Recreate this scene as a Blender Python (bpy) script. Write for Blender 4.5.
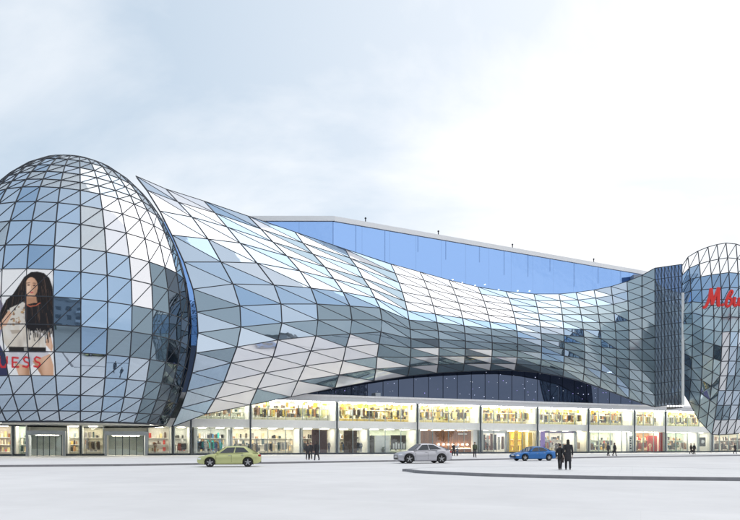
import bpy, bmesh, math, random
import numpy as np
from math import sin, cos, tan, atan2, pi, radians, sqrt, hypot
from mathutils import Vector, Matrix, noise as mnoise
for o in list(bpy.data.objects): bpy.data.objects.remove(o)
scene = bpy.context.scene
COL = scene.collection
R = random.Random(7)

# ---------------------------------------------------------------- camera
EYE = 1.5
cam_d = bpy.data.cameras.new('camera')
cam_d.sensor_width = 36.0; cam_d.lens = 640/740*36.0
cam_d.shift_y = 186/740; cam_d.clip_end = 8000; cam_d.clip_start = 0.1
cam = bpy.data.objects.new('camera', cam_d); COL.objects.link(cam)
cam.location = (0, 0, EYE); cam.rotation_euler = (pi/2, 0, 0)
scene.camera = cam

# ---------------------------------------------------------------- sky, sun, exposure
SUN_AZ = radians(48); SUN_EL = radians(56)
world = bpy.data.worlds.new('World'); scene.world = world; world.use_nodes = True
nt = world.node_tree; nt.nodes.clear()
def N(t, kind, **kw):
    n = t.nodes.new(kind)
    for k, v in kw.items():
        if k.startswith('i_'):
            key = k[2:]; key = int(key) if key.isdigit() else key
            n.inputs[key].default_value = v
        else: setattr(n, k, v)
    return n
def math_node(t, op, a, b=None, c=None, clamp=False):
    n = t.nodes.new('ShaderNodeMath'); n.operation = op; n.use_clamp = clamp
    for i, x in enumerate((a, b, c)):
        if x is None: continue
        if isinstance(x, (int, float)): n.inputs[i].default_value = x
        else: t.links.new(x, n.inputs[i])
    return n.outputs[0]
sky = N(nt, 'ShaderNodeTexSky', sky_type='NISHITA', sun_disc=False, sun_elevation=SUN_EL, sun_rotation=SUN_AZ,
        air_density=1.0, dust_density=2.0, ozone_density=1.2)
tc = N(nt, 'ShaderNodeTexCoord'); sep = N(nt, 'ShaderNodeSeparateXYZ'); nt.links.new(tc.outputs['Generated'], sep.inputs[0])
zz = math_node(nt, 'ADD', math_node(nt, 'ABSOLUTE', sep.outputs[2]), 0.22)
cmb = N(nt, 'ShaderNodeCombineXYZ')
nt.links.new(math_node(nt, 'DIVIDE', sep.outputs[0], zz), cmb.inputs[0])
nt.links.new(math_node(nt, 'DIVIDE', sep.outputs[1], zz), cmb.inputs[1])
nz = N(nt, 'ShaderNodeTexNoise', i_Scale=1.35, i_Detail=7.0, i_Roughness=0.56, i_Distortion=0.35)
mp = N(nt, 'ShaderNodeMapping'); mp.inputs['Location'].default_value = (3.1, 0.6, 0); mp.inputs['Scale'].default_value = (0.8, 1.1, 1)
nt.links.new(cmb.outputs[0], mp.inputs[0]); nt.links.new(mp.outputs[0], nz.inputs['Vector'])
cl = math_node(nt, 'MULTIPLY_ADD', nz.outputs[0], 3.2, -1.25, clamp=True)           # broken cloud
veil = math_node(nt, 'MULTIPLY_ADD', sep.outputs[0], 1.15, 0.48, clamp=True)         # thin veil, denser towards the east
fac = math_node(nt, 'ADD', math_node(nt, 'MULTIPLY', cl, 0.75), math_node(nt, 'MULTIPLY', veil, 0.72), clamp=True)
hz = N(nt, 'ShaderNodeMixRGB'); hz.inputs[0].default_value = 0.68; nt.links.new(sky.outputs[0], hz.inputs[1]); hz.inputs[2].default_value = (4.9, 6.0, 6.9, 1)
mix = N(nt, 'ShaderNodeMixRGB'); nt.links.new(fac, mix.inputs[0]); nt.links.new(hz.outputs[0], mix.inputs[1])
mix.inputs[2].default_value = (8.5, 8.55, 8.7, 1)
bg = N(nt, 'ShaderNodeBackground', i_Strength=0.1); nt.links.new(mix.outputs[0], bg.inputs[0])
wo = N(nt, 'ShaderNodeOutputWorld'); nt.links.new(bg.outputs[0], wo.inputs[0])

sl = bpy.data.lights.new('sun', 'SUN'); sl.energy = 0.6; sl.angle = radians(60); sl.color = (1, 0.96, 0.9)
sun = bpy.data.objects.new('sun', sl); COL.objects.link(sun)
sd = Vector((sin(SUN_AZ)*cos(SUN_EL), cos(SUN_AZ)*cos(SUN_EL), sin(SUN_EL)))
sun.rotation_euler = sd.to_track_quat('Z', 'Y').to_euler(); sun.location = sd*200
scene.view_settings.view_transform = 'Standard'; scene.view_settings.look = 'None'
scene.view_settings.exposure = 0.4; scene.view_settings.gamma = 1.0; scene.view_settings.use_curve_mapping = False
scene.render.engine = 'CYCLES'
scene.cycles.max_bounces = 8; scene.cycles.transparent_max_bounces = 12; scene.cycles.glossy_bounces = 5
scene.cycles.sample_clamp_indirect = 4.0

# ---------------------------------------------------------------- materials
MATS = {}
def mat(name, col=(0.5, 0.5, 0.5), rough=0.5, metal=0.0, var=0.12, scale=3.0, spec=0.5, bump=0.0, emit=0.0, attr=None):
    if name in MATS: return MATS[name]
    m = bpy.data.materials.new(name); m.use_nodes = True; t = m.node_tree
    b = t.nodes['Principled BSDF']
    b.inputs['Roughness'].default_value = rough; b.inputs['Metallic'].default_value = metal
    b.inputs['Specular IOR Level'].default_value = spec
    co = N(t, 'ShaderNodeTexCoord'); nn = N(t, 'ShaderNodeTexNoise', i_Scale=scale, i_Detail=5.0, i_Roughness=0.6)
    t.links.new(co.outputs['Object'], nn.inputs['Vector'])
    mr = N(t, 'ShaderNodeMapRange'); mr.inputs[1].default_value = 0.25; mr.inputs[2].default_value = 0.75
    mr.inputs[3].default_value = 1-var; mr.inputs[4].default_value = 1+var
    t.links.new(nn.outputs[0], mr.inputs[0])
    mu = N(t, 'ShaderNodeMixRGB', blend_type='MULTIPLY'); mu.inputs[0].default_value = 1
    if attr:
        at = N(t, 'ShaderNodeVertexColor', layer_name=attr); t.links.new(at.outputs[0], mu.inputs[1])
    else: mu.inputs[1].default_value = (*col, 1)
    t.links.new(mr.outputs[0], mu.inputs[2]); t.links.new(mu.outputs[0], b.inputs['Base Color'])
    if bump:
        bp = N(t, 'ShaderNodeBump'); bp.inputs['Strength'].default_value = bump; bp.inputs['Distance'].default_value = 0.05
        t.links.new(nn.outputs[0], bp.inputs['Height']); t.links.new(bp.outputs[0], b.inputs['Normal'])
    if emit:
        b.inputs['Emission Color'].default_value = (*col, 1); b.inputs['Emission Strength'].default_value = emit
    MATS[name] = m; return m
def glass(name, refl, body, gl=0.8, tr=0.0, rough=0.015, wave=0.004):
    """coated curtain wall glass: a reflective film over a tinted body, optionally letting some light through"""
    m = bpy.data.materials.new(name); m.use_nodes = True; t = m.node_tree; t.nodes.clear()
    g = N(t, 'ShaderNodeBsdfGlossy', i_Roughness=rough); g.inputs[0].default_value = (*refl, 1)
    d = N(t, 'ShaderNodeBsdfDiffuse'); d.inputs[0].default_value = (*body, 1)
    co = N(t, 'ShaderNodeTexCoord'); nn = N(t, 'ShaderNodeTexNoise', i_Scale=0.5, i_Detail=2.0)
    t.links.new(co.outputs['Object'], nn.inputs['Vector'])
    bp = N(t, 'ShaderNodeBump'); bp.inputs['Strength'].default_value = 1.0; bp.inputs['Distance'].default_value = wave
    t.links.new(nn.outputs[0], bp.inputs['Height']); t.links.new(bp.outputs[0], g.inputs['Normal'])
    under = d.outputs[0]
    if tr:
        tt = N(t, 'ShaderNodeBsdfTransparent'); tt.inputs[0].default_value = (0.95, 0.96, 0.95, 1)
        mx0 = N(t, 'ShaderNodeMixShader'); mx0.inputs[0].default_value = tr
        t.links.new(d.outputs[0], mx0.inputs[1]); t.links.new(tt.outputs[0], mx0.inputs[2]); under = mx0.outputs[0]
    lw = N(t, 'ShaderNodeLayerWeight', i_Blend=0.5)
    f = math_node(t, 'MULTIPLY_ADD', math_node(t, 'POWER', lw.outputs['Facing'], 5.0), 1-gl, gl, clamp=True)
    mx = N(t, 'ShaderNodeMixShader'); t.links.new(f, mx.inputs[0])
    t.links.new(under, mx.inputs[1]); t.links.new(g.outputs[0], mx.inputs[2])
    o = N(t, 'ShaderNodeOutputMaterial'); t.links.new(mx.outputs[0], o.inputs[0])
    MATS[name] = m; return m
G_SILVER = [glass('silver glass %d' % i, c, (0.05, 0.07, 0.085), 0.78) for i, c in enumerate(  # silver and blue tints double as painted sky reflections, chosen pane by pane
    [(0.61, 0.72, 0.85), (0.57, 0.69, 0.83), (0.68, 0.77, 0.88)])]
G_BLUE = [glass('blue glass %d' % i, c, (0.08, 0.13, 0.20), 0.72) for i, c in enumerate(
    [(0.43, 0.59, 0.79), (0.37, 0.54, 0.76), (0.50, 0.65, 0.83)])]
G_TEAL_REFL = [glass('teal reflection glass %d' % i, c, (0.09, 0.125, 0.155), 0.62) for i, c in enumerate(  # darker copy: reflection of trees and town put into the pane colour
    [(0.32, 0.42, 0.50), (0.28, 0.37, 0.44), (0.39, 0.50, 0.59)])]
G_DARK_REFL = [glass('dark glass %d' % i, c, (0.015, 0.022, 0.027), 0.6) for i, c in enumerate([(0.22, 0.27, 0.33), (0.15, 0.19, 0.24)])]  # darkest copy, painted dark reflections on dome flank and gallery
G_WHITE_REFL = [glass('white reflection glass %d' % i, c, (0.70, 0.70, 0.74), 0.55) for i, c in enumerate([(0.95, 0.95, 0.97), (0.86, 0.89, 0.95)])]  # pale body paints bright reflected sky and paving into the pane
G_SLATE = [glass('slate glass %d' % i, c, (0.25, 0.30, 0.36), 0.45) for i, c in enumerate([(0.48, 0.56, 0.66), (0.40, 0.48, 0.58)])]
G_REFL_TONE = [glass('reflection tone glass %d' % i, (0.72, 0.82, 0.88), c, 0.30, rough=0.12) for i, c in enumerate([(0.42, 0.55, 0.60), (0.34, 0.46, 0.52), (0.27, 0.36, 0.41), (0.20, 0.275, 0.32)])]  # body tones paint a smooth reflection gradient in place of mirroring
G_CLEAR = glass('clear dome glass', (0.84, 0.90, 0.95), (0.10, 0.13, 0.16), 0.55, tr=0.75)
G_BLOCK = glass('rear block glass', (0.34, 0.55, 0.95), (0.05, 0.12, 0.32), 0.80, wave=0.03)
G_SHOP = glass('shop glass', (0.90, 0.95, 0.96), (0.5, 0.6, 0.6), 0.055, tr=0.985, rough=0.0, wave=0.003)
G_CAR = glass('car glass', (0.75, 0.8, 0.85), (0.02, 0.022, 0.026), 0.10, wave=0.0)
WHITE_PANEL_REFL = mat('white panel and reflection', (0.78, 0.78, 0.80), 0.25, var=0.03)  # bottom row of white panes, plus a strip painted as a white reflection
STEEL = mat('dark painted steel', (0.020, 0.026, 0.038), 0.55, var=0.2)
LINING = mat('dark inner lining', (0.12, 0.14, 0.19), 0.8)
CONC = mat('pale paving concrete', (0.74, 0.735, 0.745), 0.75, var=0.05, scale=0.35, bump=0.05)
PAVE = mat('pale pavement slabs', (0.76, 0.76, 0.77), 0.7, var=0.05, scale=0.5, bump=0.05)
KERB = mat('grey kerb stone', (0.24, 0.24, 0.255), 0.8, var=0.15, scale=2)
FASCIA = mat('pale grey fascia metal', (0.62, 0.63, 0.66), 0.4, var=0.04)
WHITE = mat('white plaster', (0.80, 0.81, 0.80), 0.6, var=0.04)
DARKWALL = glass('dark recess glass', (0.22, 0.28, 0.42), (0.025, 0.034, 0.06), 0.32)
COLUMN = mat('blue grey column steel', (0.06, 0.075, 0.095), 0.4, metal=0.4)
GREYPORTAL = mat('grey portal metal', (0.38, 0.42, 0.47), 0.45, metal=0.3)
LAMP = mat('ceiling lamp', (1.0, 0.92, 0.74), 0.5, emit=15.0, var=0.0)
LAMPW = mat('warm ceiling lamp', (1.0, 0.88, 0.60), 0.5, emit=19.0, var=0.0)
DOT = mat('small white lamp', (0.95, 0.97, 1.0), 0.5, emit=2.0, var=0.0)
DOTV = [mat('faint lamp %d' % k, c, 0.5, emit=e, var=0.0) for k, (c, e) in enumerate([((0.75, 0.78, 1.0), 1.2), ((0.5, 0.42, 1.0), 0.9), ((0.85, 0.9, 1.0), 0.6)])]
GOODS = mat('shop goods', rough=0.6, attr='col', var=0.05)
PRINT = mat('poster print', rough=0.55, attr='col', var=0.02, spec=0.3)
RED = mat('red sign enamel', (0.70, 0.025, 0.02), 0.35, var=0.05)
REDSIDE = mat('dark red sign return', (0.25, 0.012, 0.012), 0.4)

# ---------------------------------------------------------------- helpers
def empty(name, loc=(0, 0, 0), label=None, cat=None, group=None, rz=0.0):
    o = bpy.data.objects.new(name, None); COL.objects.link(o); o.location = loc; o.rotation_euler = (0, 0, rz)
    o.empty_display_size = 0.3
    return tag(o, label, cat, group)
def tag(o, label=None, cat=None, group=None, kind=None):
    if label: o['label'] = label
    if cat: o['category'] = cat
    if group: o['group'] = group
    if kind: o['kind'] = kind
    return o
def mesh(name, vs, fs, m, parent=None, smooth=False, rel=True, kind=None):
    """world-space vertices; stored relative to the parent's location (or the thing's own base)"""
    me = bpy.data.meshes.new(name)
    if parent is not None and rel:
        off = parent.matrix_basis.translation.copy() if parent.parent is None else world_loc(parent)
        vs = [(v[0]-off[0], v[1]-off[1], v[2]-off[2]) for v in vs]
    me.from_pydata([tuple(v) for v in vs], [], fs); me.update()
    if smooth:
        for p in me.polygons: p.use_smooth = True
    for mm in (m if isinstance(m, (list, tuple)) else [m]): me.materials.append(mm)
    o = bpy.data.objects.new(name, me); COL.objects.link(o)
    if parent is not None: o.parent = parent
    if kind: o['kind'] = kind
    return o
def world_loc(o):
    l = Vector(o.location)
    while o.parent is not None:
        o = o.parent; l += Vector(o.location)
    return l
class MB:
    def __init__(s): s.v = []; s.f = []; s.c = []
    def add(s, vs, fs, col=None):
        k = len(s.v); s.v += [tuple(x) for x in vs]; s.f += [tuple(i+k for i in f) for f in fs]
        if col is not None: s.c += [col]*len(vs)
    def hexa(s, p, col=None):           # 8 points: bottom ring 0-3, top ring 4-7
        s.add(p, [(3, 2, 1, 0), (4, 5, 6, 7), (0, 1, 5, 4), (1, 2, 6, 5), (2, 3, 7, 6), (3, 0, 4, 7)], col)
    def box(s, x0, x1, y0, y1, z0, z1, T=None, col=None):
        p = [(x0, y0, z0), (x1, y0, z0), (x1, y1, z0), (x0, y1, z0), (x0, y0, z1), (x1, y0, z1), (x1, y1, z1), (x0, y1, z1)]
        if T: p = [T(*q) for q in p]; p = [p[i] for i in (3, 2, 1, 0, 7, 6, 5, 4)]      # FP is left-handed
        s.hexa(p, col)
    def tube(s, pts, r, n=6, col=None):
        pts = [Vector(p) for p in pts]; rings = []
        up = Vector((0, 0, 1))
        for i, p in enumerate(pts):
            t = (pts[min(i+1, len(pts)-1)]-pts[max(i-1, 0)])
            if t.length < 1e-6: t = Vector((0, 0, 1))
            t.normalize()
            a = t.cross(up)
            if a.length < 0.05: a = t.cross(Vector((1, 0, 0)))
            a.normalize(); b = a.cross(t)
            rr = r[i] if isinstance(r, (list, tuple)) else r
            rings.append([p+a*(rr*cos(2*pi*k/n))+b*(rr*sin(2*pi*k/n)) for k in range(n)])
        vs = [v for g in rings for v in g]; fs = []
        for i in range(len(pts)-1):
            for k in range(n):
                k2 = (k+1) % n
                fs.append((i*n+k, i*n+k2, (i+1)*n+k2, (i+1)*n+k))
        fs.append(tuple(range(n))); fs.append(tuple((len(pts)-1)*n+k for k in reversed(range(n))))
        s.add(vs, fs, col)
    def sphere(s, c, r, n=10, m=6, sc=(1, 1, 1), col=None):
        vs = []; fs = []
        for j in range(m+1):
            a = pi*j/m
            for k in range(n):
                b = 2*pi*k/n
                vs.append((c[0]+r*sc[0]*sin(a)*cos(b), c[1]+r*sc[1]*sin(a)*sin(b), c[2]+r*sc[2]*cos(a)))
        for j in range(m):
            for k in range(n):
                fs.append((j*n+k, (j+1)*n+k, (j+1)*n+(k+1) % n, j*n+(k+1) % n))
        s.add(vs, fs, col)
    def build(s, name, m, parent=None, smooth=False, kind=None, rel=True):
        o = mesh(name, s.v, s.f, m, parent, smooth, rel, kind)
        if s.c:
            a = o.data.color_attributes.new('col', 'FLOAT_COLOR', 'POINT')
            a.data.foreach_set('color', [x for c in s.c for x in (*c, 1.0)])
        return o
def project(p):
    return 370+640*p[0]/p[1], 446-(p[2]-EYE)*640/p[1]
# frontage frame: s along the shop front, n outwards from it, z up
SL = 0.41; A = math.atan(SL); CA, SA = cos(A), sin(A)
def FP(s, n, z): return Vector((s*CA+n*SA, 105+s*SA-n*CA, z))
def S_AT(px, n=0.0):
    k = (px-370)/640
    return (k*(105-n*CA)-n*SA)/(CA-k*SA)
def PT(px, py, n=0.0):
    p = FP(S_AT(px, n), n, 0); p.z = EYE+(446-py)/640*p.y; return p
def AT(px, py, d): return Vector(((px-370)/640*d, d, EYE+(446-py)/640*d))
def GP(px, py, z=0.0):
    d = (EYE-z)*640/(py-446); return Vector(((px-370)/640*d, d, z))

# ---------------------------------------------------------------- ground
g = MB(); g.add([(-3000, -3000, 0), (3000, -3000, 0), (3000, 3000, 0), (-3000, 3000, 0)], [(0, 1, 2, 3)])
def joints(m, w, h, rot, strength):
    t = m.node_tree; bs = t.nodes['Principled BSDF']; src = bs.inputs['Base Color'].links[0].from_socket
    co = N(t, 'ShaderNodeTexCoord'); mp_ = N(t, 'ShaderNodeMapping'); mp_.inputs['Rotation'].default_value = (0, 0, rot); t.links.new(co.outputs['Object'], mp_.inputs[0])
    br = N(t, 'ShaderNodeTexBrick', i_Scale=1.0); br.inputs['Brick Width'].default_value = w; br.inputs['Row Height'].default_value = h
    br.inputs['Mortar Size'].default_value = 0.012; br.inputs['Mortar Smooth'].default_value = 0.3
    br.inputs['Color1'].default_value = (1, 1, 1, 1); br.inputs['Color2'].default_value = (0.965, 0.965, 0.97, 1); br.inputs['Mortar'].default_value = (1-strength, 1-strength, 1-strength, 1)
    t.links.new(mp_.outputs[0], br.inputs['Vector'])
    st = N(t, 'ShaderNodeTexNoise', i_Scale=0.09, i_Detail=8.0, i_Roughness=0.7); t.links.new(mp_.outputs[0], st.inputs['Vector'])
    mr_ = N(t, 'ShaderNodeMapRange'); mr_.inputs[1].default_value = 0.35; mr_.inputs[2].default_value = 0.6; mr_.inputs[3].default_value = 0.90; mr_.inputs[4].default_value = 1.0; t.links.new(st.outputs[0], mr_.inputs[0])
    a = N(t, 'ShaderNodeMixRGB', blend_type='MULTIPLY'); a.inputs[0].default_value = 1; t.links.new(src, a.inputs[1]); t.links.new(br.outputs[0], a.inputs[2])
    c = N(t, 'ShaderNodeMixRGB', blend_type='MULTIPLY'); c.inputs[0].default_value = 1; t.links.new(a.outputs[0], c.inputs[1]); t.links.new(mr_.outputs[0], c.inputs[2])
    t.links.new(c.outputs[0], bs.inputs['Base Color'])
joints(CONC, 6.0, 4.0, 0.4, 0.04); joints(PAVE, 1.2, 0.6, A, 0.2)
tag(g.build('road', CONC), kind='structure')
kx = [(-120, 474.5), (0, 467.2), (120, 466.2), (250, 464.2), (370, 462.2), (490, 460.1), (610, 457.8), (740, 455.9), (860, 454.6)]
kpts = [GP(*k) for k in kx]
pave = MB(); KH = 0.14
back = [FP(-95, -1.2, 0), FP(150, -1.2, 0)]
poly = [(p.x, p.y+0.25, KH) for p in kpts]+[(150, 155, KH), (150, 180, KH), (back[1].x, back[1].y, KH), (back[0].x, back[0].y, KH)]
bmp = bmesh.new(); vs = [bmp.verts.new(p) for p in poly]; bmp.faces.new(vs); bmesh.ops.triangulate(bmp, faces=bmp.faces[:])
me = bpy.data.meshes.new('pavement'); bmp.to_mesh(me); me.materials.append(PAVE)
po = bpy.data.objects.new('pavement', me); COL.objects.link(po); tag(po, kind='structure')
def kerb(name, pts, h, w, m):
    b = MB()
    for a, c in zip(pts[:-1], pts[1:]):
        d = (c-a); d.z = 0; d.normalize(); q = Vector((-d.y, d.x, 0))*w
        b.hexa([a, c, c+q, a+q, a+Vector((0, 0, h)), c+Vector((0, 0, h)), c+q+Vector((0, 0, h)), a+q+Vector((0, 0, h))])
    return tag(b.build(name, m), kind='structure')
kerb('kerb', kpts, KH+0.005, 0.28, KERB)
# raised island in the square
ip = [(406, 471.6), (415, 473.2), (440, 474.6), (480, 476.4), (540, 478.2), (610, 479.6), (680, 480.5), (740, 481.2), (860, 482)]
ipts = [GP(*k) for k in ip]
kerb('island_kerb', ipts, 0.15, 0.3, KERB)
far = [GP(860, 474.5), GP(740, 471.6), GP(640, 469.4), GP(540, 468.6), GP(460, 469.4), GP(420, 470.6)]
bmp = bmesh.new(); vs = [bmp.verts.new((p.x, p.y+0.2, 0.146)) for p in ipts]+[bmp.verts.new((p.x, p.y, 0.146)) for p in far]
bmp.faces.new(vs); bmesh.ops.triangulate(bmp, faces=bmp.faces[:])
me = bpy.data.meshes.new('island_paving'); bmp.to_mesh(me); me.materials.append(PAVE)
io = bpy.data.objects.new('island_paving', me); COL.objects.link(io); tag(io, kind='structure')
kerb('island_kerb', list(reversed([p.copy() for p in reversed(far)]))+[ipts[0]], 0.145, -0.25, KERB)

# ---------------------------------------------------------------- triangulated glass shells
def shell(root, P, diag, pick, skip=lambda i, j: False, bar=0.1, ribbar=None, thick=0.06, closed=False, limit=300):
    """P[i][j]: node grid (i along, j down). Each cell is two flat triangular panes on a steel grid."""
    ni, nj = len(P), len(P[0]); tris = []
    cells = ni if closed else ni-1
    for i in range(cells):
        i2 = (i+1) % ni
        for j in range(nj-1):
            if skip(i, j): continue
            a, b, c, d = P[i][j], P[i2][j], P[i2][j+1], P[i][j+1]
            t2 = [(a, c, b, 0), (a, d, c, 1)] if diag == '\\' else [(a, d, b, 0), (b, d, c, 1)]
            for p, q, r, h in t2:
                pr = [project(x) for x in (p, q, r)]
                ar = ((pr[1][0]-pr[0][0])*(pr[2][1]-pr[0][1])-(pr[2][0]-pr[0][0])*(pr[1][1]-pr[0][1]))/2
                vis = all(-30 < x[0] < 770 for x in pr)
                tris.append((abs(ar) if (ar < 0 and vis) else abs(ar)*1e-4, p, q, r, i, j, h))
    tris.sort(key=lambda t: -t[0])
    rest = {}
    for k, (ar, p, q, r, i, j, h) in enumerate(tris):
        nrm = (q-p).cross(r-p)
        if nrm.length < 1e-6: continue
        nrm.normalize(); o = nrm*thick
        vs = [p, q, r, p-o, q-o, r-o]
        fs = [(0, 1, 2), (5, 4, 3), (0, 3, 4, 1), (1, 4, 5, 2), (2, 5, 3, 0)]
        m = pick(i, j, h)
        if k < limit: mesh('glass_panel', vs, fs, m, root)
        else: rest.setdefault(m.name, (m, MB()))[1].add(vs, fs)
    if rest:
        vs, fs, ms, mi = [], [], [], []
        for n, (m, b) in rest.items():
            k = len(vs); vs += b.v; fs += [tuple(x+k for x in f) for f in b.f]; mi += [len(ms)]*len(b.f); ms.append(m)
        o = mesh('glass_panels', vs, fs, ms, root, kind='stuff')
        o.data.polygons.foreach_set('material_index', mi)
    for j in range(nj):
        b = MB(); pts = [P[i][j] for i in range(ni)]
        if closed: pts.append(pts[0])
        b.tube(pts, bar, 6); b.build('ring_bar', STEEL, root)
    for i in range(ni):
        b = MB(); b.tube(P[i], ribbar or bar, 6); b.build('rib', STEEL, root)
    for s0 in range(-(nj-1), ni):
        chain = []
        for j in range(nj):
            i = s0+j
            ii = i if diag == '\\' else (ni-1-i)
            if closed: continue
            if 0 <= ii < ni: chain.append(P[ii][j])
        if len(chain) > 1:
            b = MB(); b.tube(chain, bar*0.85, 5); b.build('diagonal_bar', STEEL, root)
    if closed:
        for s0 in range(ni):
            chain = [P[(s0+(j if diag == '\\' else -j)) % ni][j] for j in range(nj)]
            b = MB(); b.tube(chain, bar*0.85, 5); b.build('diagonal_bar', STEEL, root)

# ---------------------------------------------------------------- left dome
DC = Vector((-291.2/640*82, 82, 0)); DA, DCU, DCD, DZ = 13.9, 21.05, 19.55, 16.85
def dome_r(z):
    c = DCU if z > DZ else DCD
    return DA*sqrt(max(0, 1-((z-DZ)/c)**2))
TB = atan2(-DC.y, -DC.x)
def front_z(y):
    lo, hi = 2.0, DZ+DCU-0.02
    for _ in range(60):
        m = (lo+hi)/2; r = dome_r(m); d = DC.y+r*sin(TB-0.15)
        if 446-(m-EYE)*640/d > y: lo = m
        else: hi = m
    return lo
ZS = [DZ+DCU-t for t in (0.03, 0.5, 1.3, 2.5)]
zf = [front_z(y) for y in (188, 203, 222, 246, 270, 297, 325, 352, 376, 395, 411)]
ZS += [ZS[-1]+(zf[0]-ZS[-1])*t for t in (0.28, 0.52, 0.77)]+zf+[4.25]
ND = 32; TH0 = radians(-10.4)
def dome_pt(i, z): 
    th = TB+TH0+radians(11.25)*i; r = max(dome_r(z), 0.35)
    return Vector((DC.x+r*cos(th), DC.y+r*sin(th), z))
dome = empty('glass_dome', (DC.x, DC.y, 4.25), 'large egg shaped glass dome with the fashion poster, left end of the mall', 'dome', 'glass shells of the mall')
PD = [[dome_pt(i, z) for z in ZS] for i in range(ND)]
def dome_pick(i, j, h):  # panes coloured to imitate white, blue and dark reflections
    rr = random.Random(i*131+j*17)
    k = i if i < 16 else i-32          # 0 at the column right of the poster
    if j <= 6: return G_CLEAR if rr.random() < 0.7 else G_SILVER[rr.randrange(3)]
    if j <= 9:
        if k >= 2: return G_WHITE_REFL[rr.randrange(2)] if k < 6 else G_TEAL_REFL[2]
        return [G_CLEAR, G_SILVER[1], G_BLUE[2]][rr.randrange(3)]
    if k == 3 and j <= 11: return G_WHITE_REFL[0]
    if 4 <= k <= 12 and j >= 9: return G_TEAL_REFL[rr.randrange(2)] if k == 4 else G_DARK_REFL[rr.randrange(2)]
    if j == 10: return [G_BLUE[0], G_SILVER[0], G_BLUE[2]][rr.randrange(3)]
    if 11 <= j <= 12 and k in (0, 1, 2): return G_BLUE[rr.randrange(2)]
    if j == 12 and k == 3: return G_TEAL_REFL[1]
    if j == 13: return G_TEAL_REFL[rr.randrange(3)] if k in (0, 2, 3) else G_BLUE[1]
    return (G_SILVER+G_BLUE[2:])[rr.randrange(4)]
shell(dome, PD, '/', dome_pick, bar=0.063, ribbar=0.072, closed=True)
b = MB(); b.sphere((DC.x, DC.y, DZ+DCU-0.05), 0.5, 12, 6, (1, 1, 0.35)); b.build('apex_cap', STEEL, dome, True)
rb = dome_r(4.25)
b = MB(); nseg = 48
b.add([(DC.x+rb*cos(2*pi*k/nseg), DC.y+rb*sin(2*pi*k/nseg), 4.32) for k in range(nseg)], [tuple(reversed(range(nseg)))]); b.build('soffit', WHITE, dome)
for k in range(14):
    a = TB-1.3+2.6*k/13; b = MB(); q = Vector((DC.x+(rb-1.6)*cos(a), DC.y+(rb-1.6)*sin(a), 4.3)); b.tube([q, q-Vector((0, 0, 0.06))], 0.3, 10); b.build('added_soffit_lamp', LAMP, dome)  # downlights added to brighten the dark underside of the dome
b = MB(); b.tube([(DC.x+rb*cos(2*pi*k/nseg), DC.y+rb*sin(2*pi*k/nseg), 4.2) for k in range(nseg+1)], 0.10, 6); b.build('base_ring', STEEL, dome)

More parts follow.
